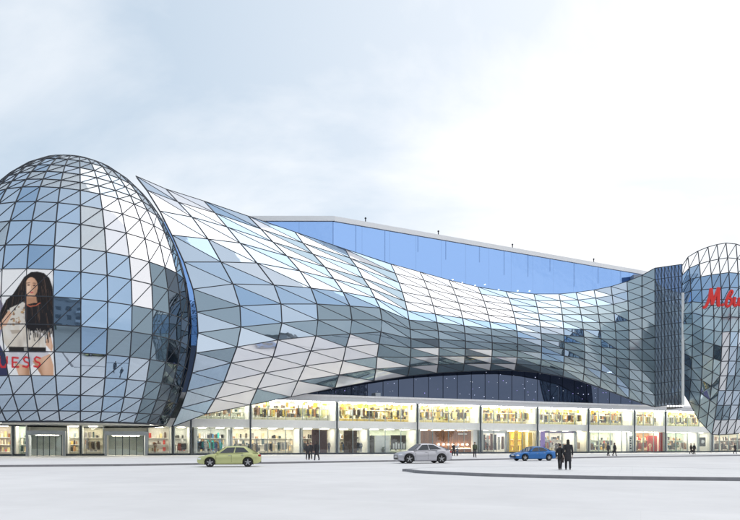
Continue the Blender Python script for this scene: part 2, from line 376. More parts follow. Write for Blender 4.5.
# ---------------------------------------------------------------- poster printed on the dome panes
def inpoly(x, y, poly):
    c = np.zeros(x.shape, bool); n = len(poly)
    for i in range(n):
        x1, y1 = poly[i]; x2, y2 = poly[i-1]
        t = ((y1 > y) != (y2 > y))
        xi = (x2-x1)*(y-y1)/((y2-y1) if abs(y2-y1) > 1e-9 else 1e-9)+x1
        c ^= t & (x < xi)
    return c
def seg(x, y, pts, w):
    m = np.zeros(x.shape, bool)
    for (x1, y1), (x2, y2) in zip(pts[:-1], pts[1:]):
        dx, dy = x2-x1, y2-y1; L = dx*dx+dy*dy+1e-9
        t = np.clip(((x-x1)*dx+(y-y1)*dy)/L, 0, 1)
        m |= (x-x1-t*dx)**2+(y-y1-t*dy)**2 < w*w
    return m
def paint(x, y):
    c = np.tile(np.array([0.93, 0.92, 0.92]), (len(x), 1))
    rr = random.Random(5)
    def put(m, col): c[m] = col
    skin = (0.72, 0.42, 0.27); skin2 = (0.55, 0.29, 0.17); hair = (0.012, 0.009, 0.010)
    put(inpoly(x, y, [(-30, 296), (1, 300), (6, 312), (2, 330), (-2, 345), (-30, 345)]), (0.30, 0.27, 0.36))
    put(inpoly(x, y, [(-30, 345), (0, 345), (6, 356), (8.5, 377), (-30, 377)]), (0.03, 0.035, 0.10))
    put(inpoly(x, y, [(37.5, 271.5), (44, 273), (49.5, 278), (52.5, 287), (53.6, 300), (53.6, 318), (53.6, 332), (47, 338), (42, 322), (26, 304), (22, 302), (15, 313), (8, 317), (4, 323), (-1, 323), (0, 312), (6, 300), (13, 294), (19, 285), (24, 277), (31, 272)]), hair)
    put(inpoly(x, y, [(27, 294), (36, 296), (38, 306), (24, 308)]), skin2)
    put(((x-31.3)/6.3)**2+((y-287.3)/10)**2 < 1, skin)
    put(((x-29.2)/2.6)**2+((y-289)/4.5)**2 < 1, (0.80, 0.52, 0.36))
    for q in ((28.6, 285), (34.2, 285.4)): put(((x-q[0])/1.5)**2+((y-q[1])/0.7)**2 < 1, (0.06, 0.03, 0.03))
    put(seg(x, y, [(27, 283.2), (30, 282.6)], 0.35) | seg(x, y, [(33, 283), (36, 283.6)], 0.35), (0.10, 0.05, 0.04))
    put(((x-31.6)/1.9)**2+((y-292.5)/0.8)**2 < 1, (0.55, 0.10, 0.10))
    put(seg(x, y, [(31.5, 286), (31.9, 289.6)], 0.3), skin2)
    put(inpoly(x, y, [(35, 275), (40, 280), (37.6, 290), (36.5, 300), (40, 312), (46, 300), (48, 285)]), hair)
    put(inpoly(x, y, [(29, 274), (26, 281), (26, 292), (24, 300), (20, 302), (20, 290)]), hair)
    # tee, arm and torso
    put(inpoly(x, y, [(10, 308), (24, 302), (27, 328), (14, 331), (6, 326)]), (0.72, 0.66, 0.58))
    for _ in range(42):
        px, py = rr.uniform(8, 25), rr.uniform(306, 329)
        put(((x-px)/rr.uniform(0.5, 1.6))**2+((y-py)/rr.uniform(0.4, 1.4))**2 < 1, rr.choice([(0.25, 0.12, 0.06), (0.10, 0.06, 0.05), (0.5, 0.3, 0.14), (0.62, 0.55, 0.5)]))
    put(inpoly(x, y, [(9, 310), (12, 314), (6, 326), (0, 330), (-2, 326)]), skin)
    put(inpoly(x, y, [(3, 326), (27, 327), (46, 338), (46, 350), (8, 349), (2, 340)]), (0.74, 0.66, 0.56))
    put(inpoly(x, y, [(10, 330), (22, 330), (20, 333), (12, 334)]), (0.5, 0.42, 0.34))
    put(inpoly(x, y, [(47, 332), (50, 333), (53, 346), (52, 352), (46, 345)]), skin)
    # black fringe top
    put(inpoly(x, y, [(25, 305), (33, 303), (46, 302), (53, 312), (53, 330), (46, 334), (36, 331), (28, 331), (25, 320)]), (0.012, 0.011, 0.014))
    for k in range(16):
        xa = 26+k*1.6; L = 334+rr.uniform(0, 10)
        put(seg(x, y, [(xa, 318), (xa+2.0+rr.uniform(-1, 1.5), L)], 0.55), (0.012, 0.011, 0.014))
        put(seg(x, y, [(xa+1.4, 331+rr.uniform(-3, 2)), (xa+2.6, L-rr.uniform(0, 2))], 0.22), (0.62, 0.57, 0.52))
    put(seg(x, y, [(25, 304), (30, 306.5), (36, 305.5), (40, 303)], 0.4), (0.6, 0.15, 0.08))
    # belt, shorts, legs
    put(inpoly(x, y, [(5, 351), (48, 351), (51, 364), (33, 364), (29, 368), (6, 364)]), (0.66, 0.64, 0.68))
    put(inpoly(x, y, [(8.5, 346.6), (46, 347.5), (46, 352.4), (9, 352.2)]), (0.015, 0.012, 0.012))
    put(inpoly(x, y, [(24, 347.6), (28, 347.8), (28, 351.6), (24, 351.4)]), (0.35, 0.33, 0.3))
    put(inpoly(x, y, [(14.5, 363), (29.5, 366), (30, 377), (19, 377)]), skin)
    put(inpoly(x, y, [(26.5, 365), (29.5, 366), (30, 377), (28, 377)]), skin2)
    put(inpoly(x, y, [(32.5, 361), (50, 354), (53.6, 366), (53.6, 377), (42, 377)]), skin)
    put(inpoly(x, y, [(32.5, 361), (35.5, 360), (44.5, 377), (42, 377)]), skin2)
    def soft(cx, cy, rx, ry, col, al, mask=None):
        w = np.exp(-(((x-cx)/rx)**2+((y-cy)/ry)**2))*al
        if mask is not None: w = w*mask
        c[:] = c*(1-w[:, None])+np.array(col)*w[:, None]
    lum = c.sum(1); isskin = (c[:, 0] > 0.4) & (c[:, 1] < 0.53) & (c[:, 2] < 0.4) & (lum > 0.9)
    for a in ((28, 288, 2.5, 7, (0.92, 0.66, 0.50), .7), (35.5, 290, 2, 9, (0.40, 0.20, 0.12), .7), (31, 300, 6, 4, (0.42, 0.21, 0.13), .5), (20, 371, 2.5, 9, (0.85, 0.56, 0.40), .7), (27, 372, 2, 10, (0.40, 0.19, 0.10), .6),
              (46, 364, 4, 10, (0.86, 0.58, 0.42), .6), (40, 370, 3, 8, (0.42, 0.20, 0.11), .5), (5, 318, 2, 8, (0.85, 0.58, 0.44), .6), (50, 345, 1.4, 6, (0.86, 0.6, 0.45), .6)): soft(*a, mask=isskin)
    ish = lum < 0.06
    for k in range(70):
        xa = rr.uniform(4, 52); ya = rr.uniform(276, 318); m_ = seg(x, y, [(xa, ya), (xa+(xa-31)*.16+rr.uniform(-1, 1), ya+rr.uniform(8, 16))], .22) & ish & (y < 330)
        c[m_] = rr.choice([(0.06, 0.035, 0.025), (0.10, 0.06, 0.045), (0.03, 0.02, 0.02)])
    tor = (lum > 1.5) & (y > 302) & (y < 350) & (x > 0)
    for k in range(16): soft(rr.uniform(5, 46), rr.uniform(328, 348), rr.uniform(.8, 3), rr.uniform(3, 8), rr.choice([(0.42, 0.36, 0.31), (0.9, 0.87, 0.82), (0.5, 0.43, 0.38)]), .5, tor)
    for k in range(10): soft(rr.uniform(6, 50), rr.uniform(352, 363), rr.uniform(1, 3), rr.uniform(1, 4), rr.choice([(0.35, 0.36, 0.46), (0.86, 0.86, 0.9)]), .5, (lum > 1.5) & (y > 351))
    red = (0.66, 0.03, 0.04)
    put(seg(x, y, [(-17, 358), (-22, 357), (-25, 360), (-25, 364), (-22, 367), (-17, 366), (-17, 362.5), (-20, 362.5)], 1.0), red)
    put(seg(x, y, [(-0.5, 357), (-0.5, 363), (1.5, 367), (5, 367), (7, 363), (7, 357)], 1.0), red)
    put(seg(x, y, [(18, 358), (12.5, 357.6), (12.5, 367), (18.4, 367)], 1.0) | seg(x, y, [(12.5, 362.3), (17, 362.3)], 0.8), red)
    for q in (23.5, 34.5):
        put(seg(x, y, [(q+5.5, 358.2), (q+2, 357), (q, 359), (q+1.4, 361.6), (q+4.6, 362.8), (q+5.6, 365), (q+3.4, 367.4), (q-0.4, 366.2)], 0.95), red)
    return c
pos = []; fac_ = []; off = 0; NS = 40
ctr = Vector((DC.x, DC.y, 15))
for i in (29, 30, 31):
    for j in (11, 12, 13, 14):
        a, b_, c_, d_ = PD[i][j], PD[(i+1) % 32][j], PD[(i+1) % 32][j+1], PD[i][j+1]
        for p, q, r in ((a, d_, b_), (b_, d_, c_)):
            nrm = (q-p).cross(r-p).normalized()
            if nrm.dot(p-ctr) < 0: nrm = -nrm
            idx = {}
            for u in range(NS+1):
                for v in range(NS+1-u):
                    idx[(u, v)] = len(pos); pos.append(p+(q-p)*(u/NS)+(r-p)*(v/NS)+nrm*0.03)
            for u in range(NS):
                for v in range(NS-u):
                    fac_.append((idx[(u, v)], idx[(u+1, v)], idx[(u, v+1)]))
                    if u+v < NS-1: fac_.append((idx[(u+1, v)], idx[(u+1, v+1)], idx[(u, v+1)]))
pb = sum((Vector(p) for p in pos), Vector())/len(pos); pb.z = min(p.z for p in pos)
poster = empty('poster', pb, 'printed fashion poster of a dark haired woman in a black fringed top, on dome', 'poster')
pp = mesh('printed_sheet', pos, fac_, PRINT, poster)
q = np.array([project(p) for p in pos]); cc = sum(paint(q[:, 0]+dx, q[:, 1]+dy) for dx, dy in ((0, 0), (.22, .1), (-.22, -.1), (.1, -.22), (-.1, .22)))/5
at_ = pp.data.color_attributes.new('col', 'FLOAT_COLOR', 'POINT')
at_.data.foreach_set('color', np.c_[cc, np.ones(len(cc))].astype(np.float32).ravel())

# ---------------------------------------------------------------- middle gallery: swept glass shell
RIB = {
 0: [(136,176),(147,190),(160,211),(172,235),(184,262),(193,289),(197,312),(198,333),(196,353),(192,373),(187,391),(181,408),(172,427)],
 1: [(166,189),(178,202),(192,217),(208,239),(221,262),(233,284),(240,306),(241,327),(237,347),(231,363),(224,382),(215,399),(206,414)],
 2: [(204,201),(215,213),(227,227),(240,243),(257,263),(274,285),(281,304),(282,323),(278,340),(273,357),(265,373),(257,389),(250,405)],
 3: [(248,216),(261,229),(273,242),(287,256),(300,271),(311,288),(317,304),(318,320),(316,336),(311,351),(305,366),(298,381),(291,397)],
 4: [(295,232),(303,243),(313,254),(325,267),(334,279),(343,292),(350,306),(352,320),(350,334),(346,347),(343,361),(339,375),(335,388)],
 5: [(345,249),(350,258),(357,267),(363,278),(370,288),(375,298),(380,308),(382,320),(381,332),(379,344),(377,357),(376,369),(374,381)]}
tops = [(391,264),(420,272),(449,280),(478,287),(506,291.5),(534,294),(559,294),(576,292.5),(594,290),(611,286.5),(627,281.5),(642,275.5),(655,268)]
mids = [409,437,464,491,517,541,564,584,601,616,629,642,655]
bots = [(408,376),(437,373),(463,371.5),(490,370.5),(515,370.5),(540,372.5),(563,376.5),(583,381.5),(600,387.5),(616,393.5),(629,398.5),(642,403),(655,407)]
for k in range(13):
    (x0, y0), xm, (x1, y1) = tops[k], mids[k], bots[k]; L = []
    for j in range(13):
        v = j/12
        x = x0*2*(v-.5)*(v-1)+xm*-4*v*(v-1)+x1*2*v*(v-.5)
        L.append((x, y0+(y1-y0)*v))
    RIB[6+k] = L
NT = {0: (-8, 9, 4), 5: (-8, 7.5, 1.5), 10: (-5, 5, 0), 13: (-2.5, 3.6, 0.6), 16: (0.8, 4.2, 2.6), 18: (5.5, 6.0, 5.5)}
def lerpkeys(D, i):
    ks = sorted(D)
    for a, b in zip(ks[:-1], ks[1:]):
        if a <= i <= b:
            t = (i-a)/(b-a); return [p+(q-p)*t for p, q in zip(D[a], D[b])]
def tube_n(i, v):
    t, m, b = lerpkeys(NT, i)
    return t*2*(v-.5)*(v-1)+m*-4*v*(v-1)+b*2*v*(v-.5)
PT_ = [[PT(*RIB[i][j], tube_n(i, j/12)) for j in range(13)] for i in range(19)]
base = FP(0, 2, 9)
gal = empty('glass_gallery', base, 'long bow shaped glass gallery sweeping over the shop front between the two domes', 'facade', 'glass shells of the mall')
def gal_pick(i, j, h):  # reflection pattern painted by choosing a glass tone per triangle
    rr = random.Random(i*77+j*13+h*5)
    if i >= 16: return G_REFL_TONE[(2, 3)[rr.randrange(2)]]
    if i >= 12 and j >= 2: return G_REFL_TONE[min(3, max(0, (j-2)//3+rr.randrange(2)-(1 if j < 6 else 0)))] if rr.random() < 0.85 else G_BLUE[2]
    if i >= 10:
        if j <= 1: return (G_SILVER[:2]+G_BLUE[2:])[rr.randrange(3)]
        if j <= 5: return (G_SILVER+G_BLUE[2:]+(G_WHITE_REFL if i < 12 and h else []))[rr.randrange(4)]
        return (G_TEAL_REFL+G_TEAL_REFL+G_BLUE[1:2]+(G_DARK_REFL[:1] if j > 9 else G_SILVER[:1]))[rr.randrange(8)]
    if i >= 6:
        if j <= 4: return G_WHITE_REFL[rr.randrange(2)] if not (i == 9 and j == 0) else G_BLUE[2]
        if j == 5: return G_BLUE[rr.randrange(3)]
        if j >= 9 and h == 0 and rr.random() < 0.5 and i < 10: return G_WHITE_REFL[1]
        return (G_TEAL_REFL+G_TEAL_REFL+G_DARK_REFL[:1])[rr.randrange(7)]
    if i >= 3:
        if j <= 4: return G_WHITE_REFL[rr.randrange(2)] if h else (G_BLUE[2:]+G_TEAL_REFL[2:])[rr.randrange(2)]
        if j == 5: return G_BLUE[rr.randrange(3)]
        if j <= 7: return G_TEAL_REFL[rr.randrange(3)]
        if i == 5: return G_WHITE_REFL[1] if h and j >= 10 else G_TEAL_REFL[rr.randrange(3)]
        if h == 0 and rr.random() < 0.35: return G_TEAL_REFL[2]
        return G_WHITE_REFL[rr.randrange(2)]
    if j <= 2: return (G_WHITE_REFL+G_SILVER[2:])[rr.randrange(3)] if i < 2 else (G_SILVER[0], G_BLUE[2])[rr.randrange(2)]
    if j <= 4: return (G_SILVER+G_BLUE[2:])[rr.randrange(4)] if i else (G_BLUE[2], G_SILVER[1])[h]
    if j <= 6: return (G_BLUE+G_SILVER[1:2])[rr.randrange(4)] if i else (G_TEAL_REFL[2:]+G_SILVER[:2])[rr.randrange(3)]
    if i == 0: return (G_TEAL_REFL[2:]+G_BLUE[2:]+G_SILVER[:2])[rr.randrange(4)]
    if j == 7: return (G_TEAL_REFL[2], G_SILVER[0])[rr.randrange(2)]
    return G_WHITE_REFL[rr.randrange(2)] if rr.random() < 0.85 else G_TEAL_REFL[rr.randrange(3)]
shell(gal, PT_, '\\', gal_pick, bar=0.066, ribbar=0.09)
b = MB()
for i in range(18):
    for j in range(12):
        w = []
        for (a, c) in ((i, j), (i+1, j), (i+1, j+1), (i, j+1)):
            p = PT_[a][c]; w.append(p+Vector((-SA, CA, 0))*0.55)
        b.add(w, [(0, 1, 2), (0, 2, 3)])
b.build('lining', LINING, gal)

# ---------------------------------------------------------------- return wall and right-hand dome
ret = empty('glass_return_wall', PT_[18][12], 'narrow dark glass wall with dense steel grid beside the red sign dome', 'wall', 'glass shells of the mall')
PR = []
E0 = [PT_[18][j] for j in range(13)]
for i in range(9):
    t = i/8
    col = []
    for j in range(13):
        p = E0[j]; v = j/12
        ze = 9.0+(33.6-9.0)*(1-v)
        e = Vector(((682-370)/640*113, 113, ze))
        col.append(p+(e-p)*t)
    PR.append(col)
shell(ret, PR, '\\', lambda i, j, h: G_SLATE[(i*7+j*3+h) % 2], bar=0.06, ribbar=0.075)
b = MB(); e0 = PR[8][2]; e1 = PR[8][12]
b.box(e0.x-0.1, e0.x+0.25, e0.y-0.35, e0.y-0.05, e1.z-0.3, e0.z-1.0); b.build('edge_fin', WHITE, ret)
b = MB(); b.box(PR[2][12].x, e1.x, e1.y-0.2, e1.y+4, e1.z-0.8, e1.z-0.15); b.build('base_sill', STEEL, ret)
for k in range(6):
    q = PR[7][12]; b = MB(); b.box(q.x-2.6+k*0.5, q.x-2.3+k*0.5, e1.y-0.32, e1.y-0.21, e1.z-0.6, e1.z-0.35); b.build('sill_lamp', DOT, ret)

RD = [((682,266),682,(682,391),119), ((688,257),692.5,(689,402),116.3), ((698,251),703,(698,419),114.2), ((708,247),714,(706,428),112.8),
      ((717,244.5),722,(712,434.5),111.9), ((726,243),730,(718.5,435),111.3), ((736,244),738,(726,434.5),111.1), ((746,247.5),746,(734,434),111.2),
      ((756,253),754,(743,433),111.8), ((768,263),762.5,(753,430),113.0), ((782,283),771,(763,426),115.5)]
PQ = []
for (x0, y0), xm, (x1, y1), d in RD:
    L = []
    for j in range(14):
        v = j/13
        x = x0*2*(v-.5)*(v-1)+xm*-4*v*(v-1)+x1*2*v*(v-.5); y = y0+(y1-y0)*v
        dd = d-6+5.5*max(0, (0.45-v)/0.45)**2+4.5*max(0, (v-0.5)/0.5)**1.6
        L.append(AT(x, y, dd))
    PQ.append(L)
rd = empty('glass_dome', PQ[5][13], 'glass dome with open steel lattice top carrying the red sign', 'dome', 'glass shells of the mall')
def rd_skip(i, j): return j < 2 if i >= 2 else j < 1
def rd_pick(i, j, h):  # pane colours imitate reflected tones
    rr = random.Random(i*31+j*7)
    if i == 4 and 6 <= j <= 9: return WHITE_PANEL_REFL  # white reflection painted as panel colour
    if j == 12 and i >= 4: return WHITE_PANEL_REFL
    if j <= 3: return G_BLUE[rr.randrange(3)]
    if j in (4, 5): return (G_REFL_TONE[1:3]+G_TEAL_REFL[2:])[rr.randrange(3)]
    if i <= 3: return (G_REFL_TONE[1:]+G_TEAL_REFL[2:])[rr.randrange(4)]
    return (G_TEAL_REFL+G_SILVER)[rr.randrange(6)]
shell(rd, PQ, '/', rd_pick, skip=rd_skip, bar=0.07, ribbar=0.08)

# red sign on the right dome
sgn_o = AT(703, 308, 102.6); uX = Vector((0.985, -0.17, 0)).normalized(); uZ = Vector((0, 0, 1)); uN = uX.cross(uZ)
sign = empty('shop_sign', sgn_o, 'red script letter sign mounted on the lattice topped dome', 'sign')
def stroke_letter(name, strokes, depth=0.5):
    b = MB(); k = 0
    for pts, w in strokes:
        w = w if isinstance(w, list) else [w]*len(pts)
        fine = []
        for t in range(len(pts)-1):           # smooth the stroke
            p0 = pts[max(t-1, 0)]; p1 = pts[t]; p2 = pts[t+1]; p3 = pts[min(t+2, len(pts)-1)]
            for u in range(5):
                s = u/5
                f = lambda a, b_, c, d: 0.5*((2*b_)+(-a+c)*s+(2*a-5*b_+4*c-d)*s*s+(-a+3*b_-3*c+d)*s**3)
                fine.append((f(p0[0], p1[0], p2[0], p3[0]), f(p0[1], p1[1], p2[1], p3[1]), w[t]+(w[t+1]-w[t])*s))
        fine.append((*pts[-1], w[-1]))
        n = len(fine); vs = []
        dz = k*0.013; k += 1
        for t, (x, y, ww) in enumerate(fine):
            a = fine[max(t-1, 0)]; c = fine[min(t+1, n-1)]
            dx, dy = c[0]-a[0], c[1]-a[1]; l = hypot(dx, dy)+1e-9; nx, ny = -dy/l*ww/2, dx/l*ww/2
            for (sx, sy) in ((x+nx, y+ny), (x-nx, y-ny)):
                for dd in (0, depth+dz):
                    vs.append(sgn_o+uX*(sx*0.142)+uZ*(sy*0.172)+uN*dd)
        fs = []
        for t in range(n-1):
            q = t*4; r = q+4
            fs += [(q+1, q+3, r+3, r+1), (q, r, r+2, q+2), (q, q+1, r+1, r), (q+2, r+2, r+3, q+3)]
        fs += [(0, 2, 3, 1), (n*4-4, n*4-3, n*4-1, n*4-2)]
        b.add(vs, fs)
    b.build(name, RED, sign)
stroke_letter('letter_m', [([(-0.5, 0.5), (1.5, 0.2), (3.5, 3), (6, 9), (7.6, 17.5)], [1.6, 2.4, 2.6, 2.6, 2.4]),
                           ([(7.6, 17.5), (8.4, 10), (9.0, 2.5)], [2.8, 3.4, 2.8]), ([(9.0, 2.5), (12, 10), (15.5, 18)], [2.0, 2.4, 2.6]),
                           ([(15.5, 18), (15.2, 9), (15.2, 2.5), (17.2, 1.2)], [3.0, 3.4, 3.0, 1.4])])
stroke_letter('letter_dot', [([(19.0, 1.8), (20.8, 2.0)], 2.2)])
stroke_letter('letter_v', [([(23, 1.5), (24.5, 8), (28, 14.5), (30, 13.2), (27.5, 9)], [2.2, 2.4, 1.8, 1.6, 1.4]),
                           ([(24.6, 8), (28.5, 7.2), (28.8, 3.5), (26, 0.4), (23, 1.5)], [1.8, 2.0, 2.4, 2.0, 1.8])])
stroke_letter('letter_i', [([(32.5, 8.6), (31.6, 3.5), (32.8, 0.8), (35.4, 2.6), (37.2, 8)], [2.4, 2.2, 2.0, 1.8, 2.0]),
                           ([(37.2, 8), (36.4, 2.6), (38.2, 0.6)], [2.4, 2.2, 1.4])])
stroke_letter('letter_d', [([(44.6, 8), (41.6, 8.2), (39.8, 4.6), (41, 0.9), (44, 2.8), (45, 8)], [1.8, 2.0, 2.2, 2.0, 1.6, 2.0]),
                           ([(45, 8), (44.4, 0), (43, -5), (40, -4.4)], [2.4, 2.2, 1.8, 1.4])])
stroke_letter('letter_e', [([(48, 4), (52.5, 5.2), (51.5, 8.2), (48.4, 6), (48.6, 1.8), (52.6, 1.2)], [1.6, 1.6, 1.8, 2.2, 2.2, 1.4])])
stroke_letter('letter_o', [([(57, 8), (54.8, 4.5), (56.4, 0.8), (59.4, 3.8), (57, 8)], [2.0, 2.2, 2.0, 2.2, 2.0])])
b = MB()
for yy in (2.0, 7.5):
    b.tube([sgn_o+uX*(-0.2)+uZ*(yy*.172)+uN*-0.15, sgn_o+uX*(60*.172)+uZ*(yy*.172)+uN*-0.15], 0.06, 5)
for xx in range(0, 60, 8):
    b.tube([sgn_o+uX*(xx*.172)+uZ*0.4+uN*-0.15, sgn_o+uX*(xx*.172)+uZ*0.4+uN*-3.4], 0.05, 5)
b.build('sign_rail', STEEL, sign)

# ---------------------------------------------------------------- rear block
bc = AT(333, 216.5, 118); be = AT(646, 271.5, 155.3); bl = Vector((-38, 118, bc.z))
ztop = bc.z; be.z = ztop
blk = empty('rear_block', (bc.x, bc.y, 0), 'tall flat roofed block of plain blue glass rising behind the gallery', 'building')
def face_panels(p0, p1, z0, z1, ncol, nrow, m, parent, gap=0.012, depth=0.12):
    d = (p1-p0); d.z = 0; L = d.length; d.normalize(); q = Vector((d.y, -d.x, 0))
    for i in range(ncol):
        for j in range(nrow):
            a = p0+d*(L*i/ncol+gap); c = p0+d*(L*(i+1)/ncol-gap)
            za = z0+(z1-z0)*j/nrow+gap; zb = z0+(z1-z0)*(j+1)/nrow-gap
            jit = R.uniform(-0.008, 0.008); b = MB()
            w = []
            for zz_ in (za, zb):
                for pnt, o in ((a, q*(depth+jit)), (c, q*(depth-jit)), (c, q*0), (a, q*0)):
                    w.append(Vector((pnt.x+o.x, pnt.y+o.y, zz_)))
            b.hexa(w); b.build('facade_panel', m, parent)
bk1 = Vector((be.x-20, be.y+45, 0)); bk0 = Vector((bl.x, bl.y+60, 0))
b = MB(); ring = [bl, bc, be, bk1, bk0]
b.add([(p.x, p.y, 9) for p in ring]+[(p.x, p.y, ztop-0.95) for p in ring], [(0, 1, 6, 5), (1, 2, 7, 6), (2, 3, 8, 7), (3, 4, 9, 8), (4, 0, 5, 9), (5, 6, 7, 8, 9)])
b.build('core', mat('block core', (0.05, 0.08, 0.15), 0.6), blk)
face_panels(bc, be, 20, ztop-1.0, 14, 1, G_BLOCK, blk)
face_panels(bl, bc, 20, ztop-1.0, 5, 1, G_BLOCK, blk)
b = MB()
for p0, p1 in ((bl, bc), (bc, be)):
    d = (p1-p0); d.z = 0; d.normalize(); q = Vector((d.y, -d.x, 0))*0.35
    a = [p0-d*0.3*(p0 is bl)+q, p1+d*0.36*(p1 is bc)+q*0.97, p1-q*2, p0-q*2]
    b.hexa([Vector((x.x, x.y, ztop-0.9)) for x in a]+[Vector((x.x, x.y, ztop)) for x in a])
b.build('parapet', mat('pale parapet metal', (0.82, 0.83, 0.85), 0.45, var=0.03), blk)
dirb = (be-bc); dirb.z = 0; LB = dirb.length; dirb.normalize(); qb = Vector((dirb.y, -dirb.x, 0))
for k in range(11):
    t = (k+0.7+R.uniform(-0.15, 0.15))/12; p = bc+dirb*(LB*t)+qb*0.22; zt = ztop-1.0; ln = R.uniform(2.5, 6.5)
    b = MB(); b.tube([(p.x, p.y, zt), (p.x, p.y, zt-ln)], 0.022, 5); b.build('hanging_cable', mat('cable grey', (0.16, 0.26, 0.48), 0.5), blk)
for k in range(30):
    t = (k+R.uniform(0.2, 0.8))/30; p = bc+dirb*(LB*t)+qb*0.25; z = ztop-9.2+R.uniform(-1.0, 0.8)
    b = MB(); b.sphere((p.x, p.y, z), 0.13, 6, 4); b.build('wall_lamp', DOT, blk)
for k, t in enumerate((0.09, 0.29, 0.52, 0.81)):
    p = bc+dirb*(LB*t)-qb*1.5
    o = MB(); o.tube([(p.x, p.y, ztop), (p.x, p.y, ztop+1.3)], [0.14, 0.10], 6); o.sphere((p.x, p.y, ztop+1.35), 0.2, 8, 5)
    o.build('roof_post', STEEL, blk)
pr_ = be-dirb*4+qb*2
b = MB(); b.box(pr_.x-2.2, pr_.x+2.2, pr_.y-1, pr_.y+3, 30, ztop-1.9); b.build('stair_housing', mat('grey housing', (0.26, 0.30, 0.37), 0.6), blk)
# lower recess wall between shop roof and gallery
rec = empty('recess_wall', FP(20, -3, 9.6), 'dark glazed wall with small lamps under the belly of the gallery', 'wall')
s0, s1 = S_AT(318, -3), S_AT(664, -3); npn = 26
for i in range(npn):
    a = s0+(s1-s0)*i/npn; c = s0+(s1-s0)*(i+1)/npn; b = MB()
    b.box(a+0.06, c-0.06, -3.2, -3.0, 9.5, 20, FP); b.build('wall_panel', DARKWALL, rec)
b = MB(); b.box(s0, s1, -3.6, -3.25, 9.5, 20, FP); b.build('backing', LINING, rec)
for i in range(npn*2):
    for z, pr in ((10.7, 0.6), (11.9, 0.5), (13.2, 0.45), (14.8, 0.4)):
        if R.random() > pr: continue
        p = FP(s0+(s1-s0)*(i+0.5+R.uniform(-.4, .4))/(npn*2), -2.93, z+R.uniform(-.4, .4)); b = MB(); b.sphere(p, R.uniform(.03, .07), 6, 4); b.build('spot_lamp', DOTV[R.randrange(3)], rec)

# ---------------------------------------------------------------- shop podium
SMIN, SMAX = -80.0, 118.0
pod = empty('shop_podium', FP(0, 0, 0), 'two storey glazed shop podium with pale fascia running the length of the mall', 'building')
b = MB(); b.box(SMIN, SMAX, -8, -0.25, 4.3, 5.55, FP); b.build('floor_band', WHITE, pod)
b = MB(); b.box(S_AT(222), SMAX, -10, 0.7, 8.55, 9.55, FP); b.build('fascia', FASCIA, pod)
b = MB(); b.box(SMIN, S_AT(222), -10, -0.3, 8.55, 9.4, FP); b.build('roof_slab', FASCIA, pod)
b = MB(); b.box(S_AT(222)+0.2, SMAX, 0.7, 0.95, 9.3, 9.6, FP); b.build('coping', mat('white coping', (0.8, 0.8, 0.82), 0.5), pod)
b = MB(); b.box(S_AT(374), S_AT(379), -1.0, 0.66, 9.56, 10.2, FP); b.build('fascia_box', GREYPORTAL, pod)
b = MB(); b.box(SMIN, SMAX, -8.3, -8.0, 0, 9.0, FP); b.build('rear_wall', WHITE, pod)
b = MB(); b.box(SMIN, SMAX, -8, -0.3, 0.02, 0.15, FP); b.build('floor', mat('shop floor tile', (0.55, 0.55, 0.52), 0.25, var=0.05), pod)
colpx = [-75, -22, 13, 80.5, 191, 250.5, 337, 417.5, 480.5, 537.5, 588.5, 634.5, 665.5, 712, 748, 778]
cols_s = [S_AT(p, 0.35) for p in colpx]
for p, s in zip(colpx, cols_s):
    zt = 4.3 if p < 130 else 8.55
    b = MB(); b.tube([FP(s, 0.35, 0.1), FP(s, 0.35, zt)], 0.14, 10); b.build('column', COLUMN, pod, True)
b = MB(); b.tube([FP(S_AT(173, .4), 0.4, 0.1), FP(S_AT(173, .4), 0.4, 4.3)], 0.13, 8); b.build('column', COLUMN, pod, True)
bay_edges = [SMIN]+cols_s+[SMAX]
MULL = mat('slim aluminium mullion', (0.30, 0.36, 0.38), 0.4, metal=0.5)
portal_rng = [(S_AT(27, 0), S_AT(66, 0)), (S_AT(104.5, 0), S_AT(147, 0))]
def in_portal(a, c): return any(a < q and c > p for p, q in portal_rng)
for a, c in zip(bay_edges[:-1], bay_edges[1:]):
    n = max(1, round((c-a)/2.9))
    for k in range(n):
        x0 = a+(c-a)*k/n; x1 = a+(c-a)*(k+1)/n
        for z0, z1 in ((0.42, 4.28), (5.57, 8.5)):
            if z0 < 1 and in_portal(x0, x1): continue
            b = MB(); b.box(x0+0.03, x1-0.03, -0.12, -0.10, z0, z1, FP); b.build('glass_pane', G_SHOP, pod)
        b = MB(); b.box(x1-0.035, x1+0.035, -0.2, 0.0, 0.4, 4.29, FP) if not in_portal(x1-.1, x1+.1) else None
        b.box(x1-0.035, x1+0.035, -0.2, 0.0, 5.56, 8.54, FP); b.build('mullion', MULL, pod)
pl = sorted([SMIN, SMAX]+[x for r in portal_rng for x in r])
for k in range(0, len(pl), 2):
    b = MB(); b.box(pl[k], pl[k+1], -0.28, 0.08, 0.1, 0.41, FP); b.build('plinth', COLUMN, pod)
# upper glass rail inside first floor
for a, c in zip(bay_edges[3:-1], bay_edges[4:]):
    b = MB(); b.box(a+0.3, c-0.3, -0.9, -0.87, 5.56, 6.5, FP); b.build('balustrade', G_SHOP, pod)

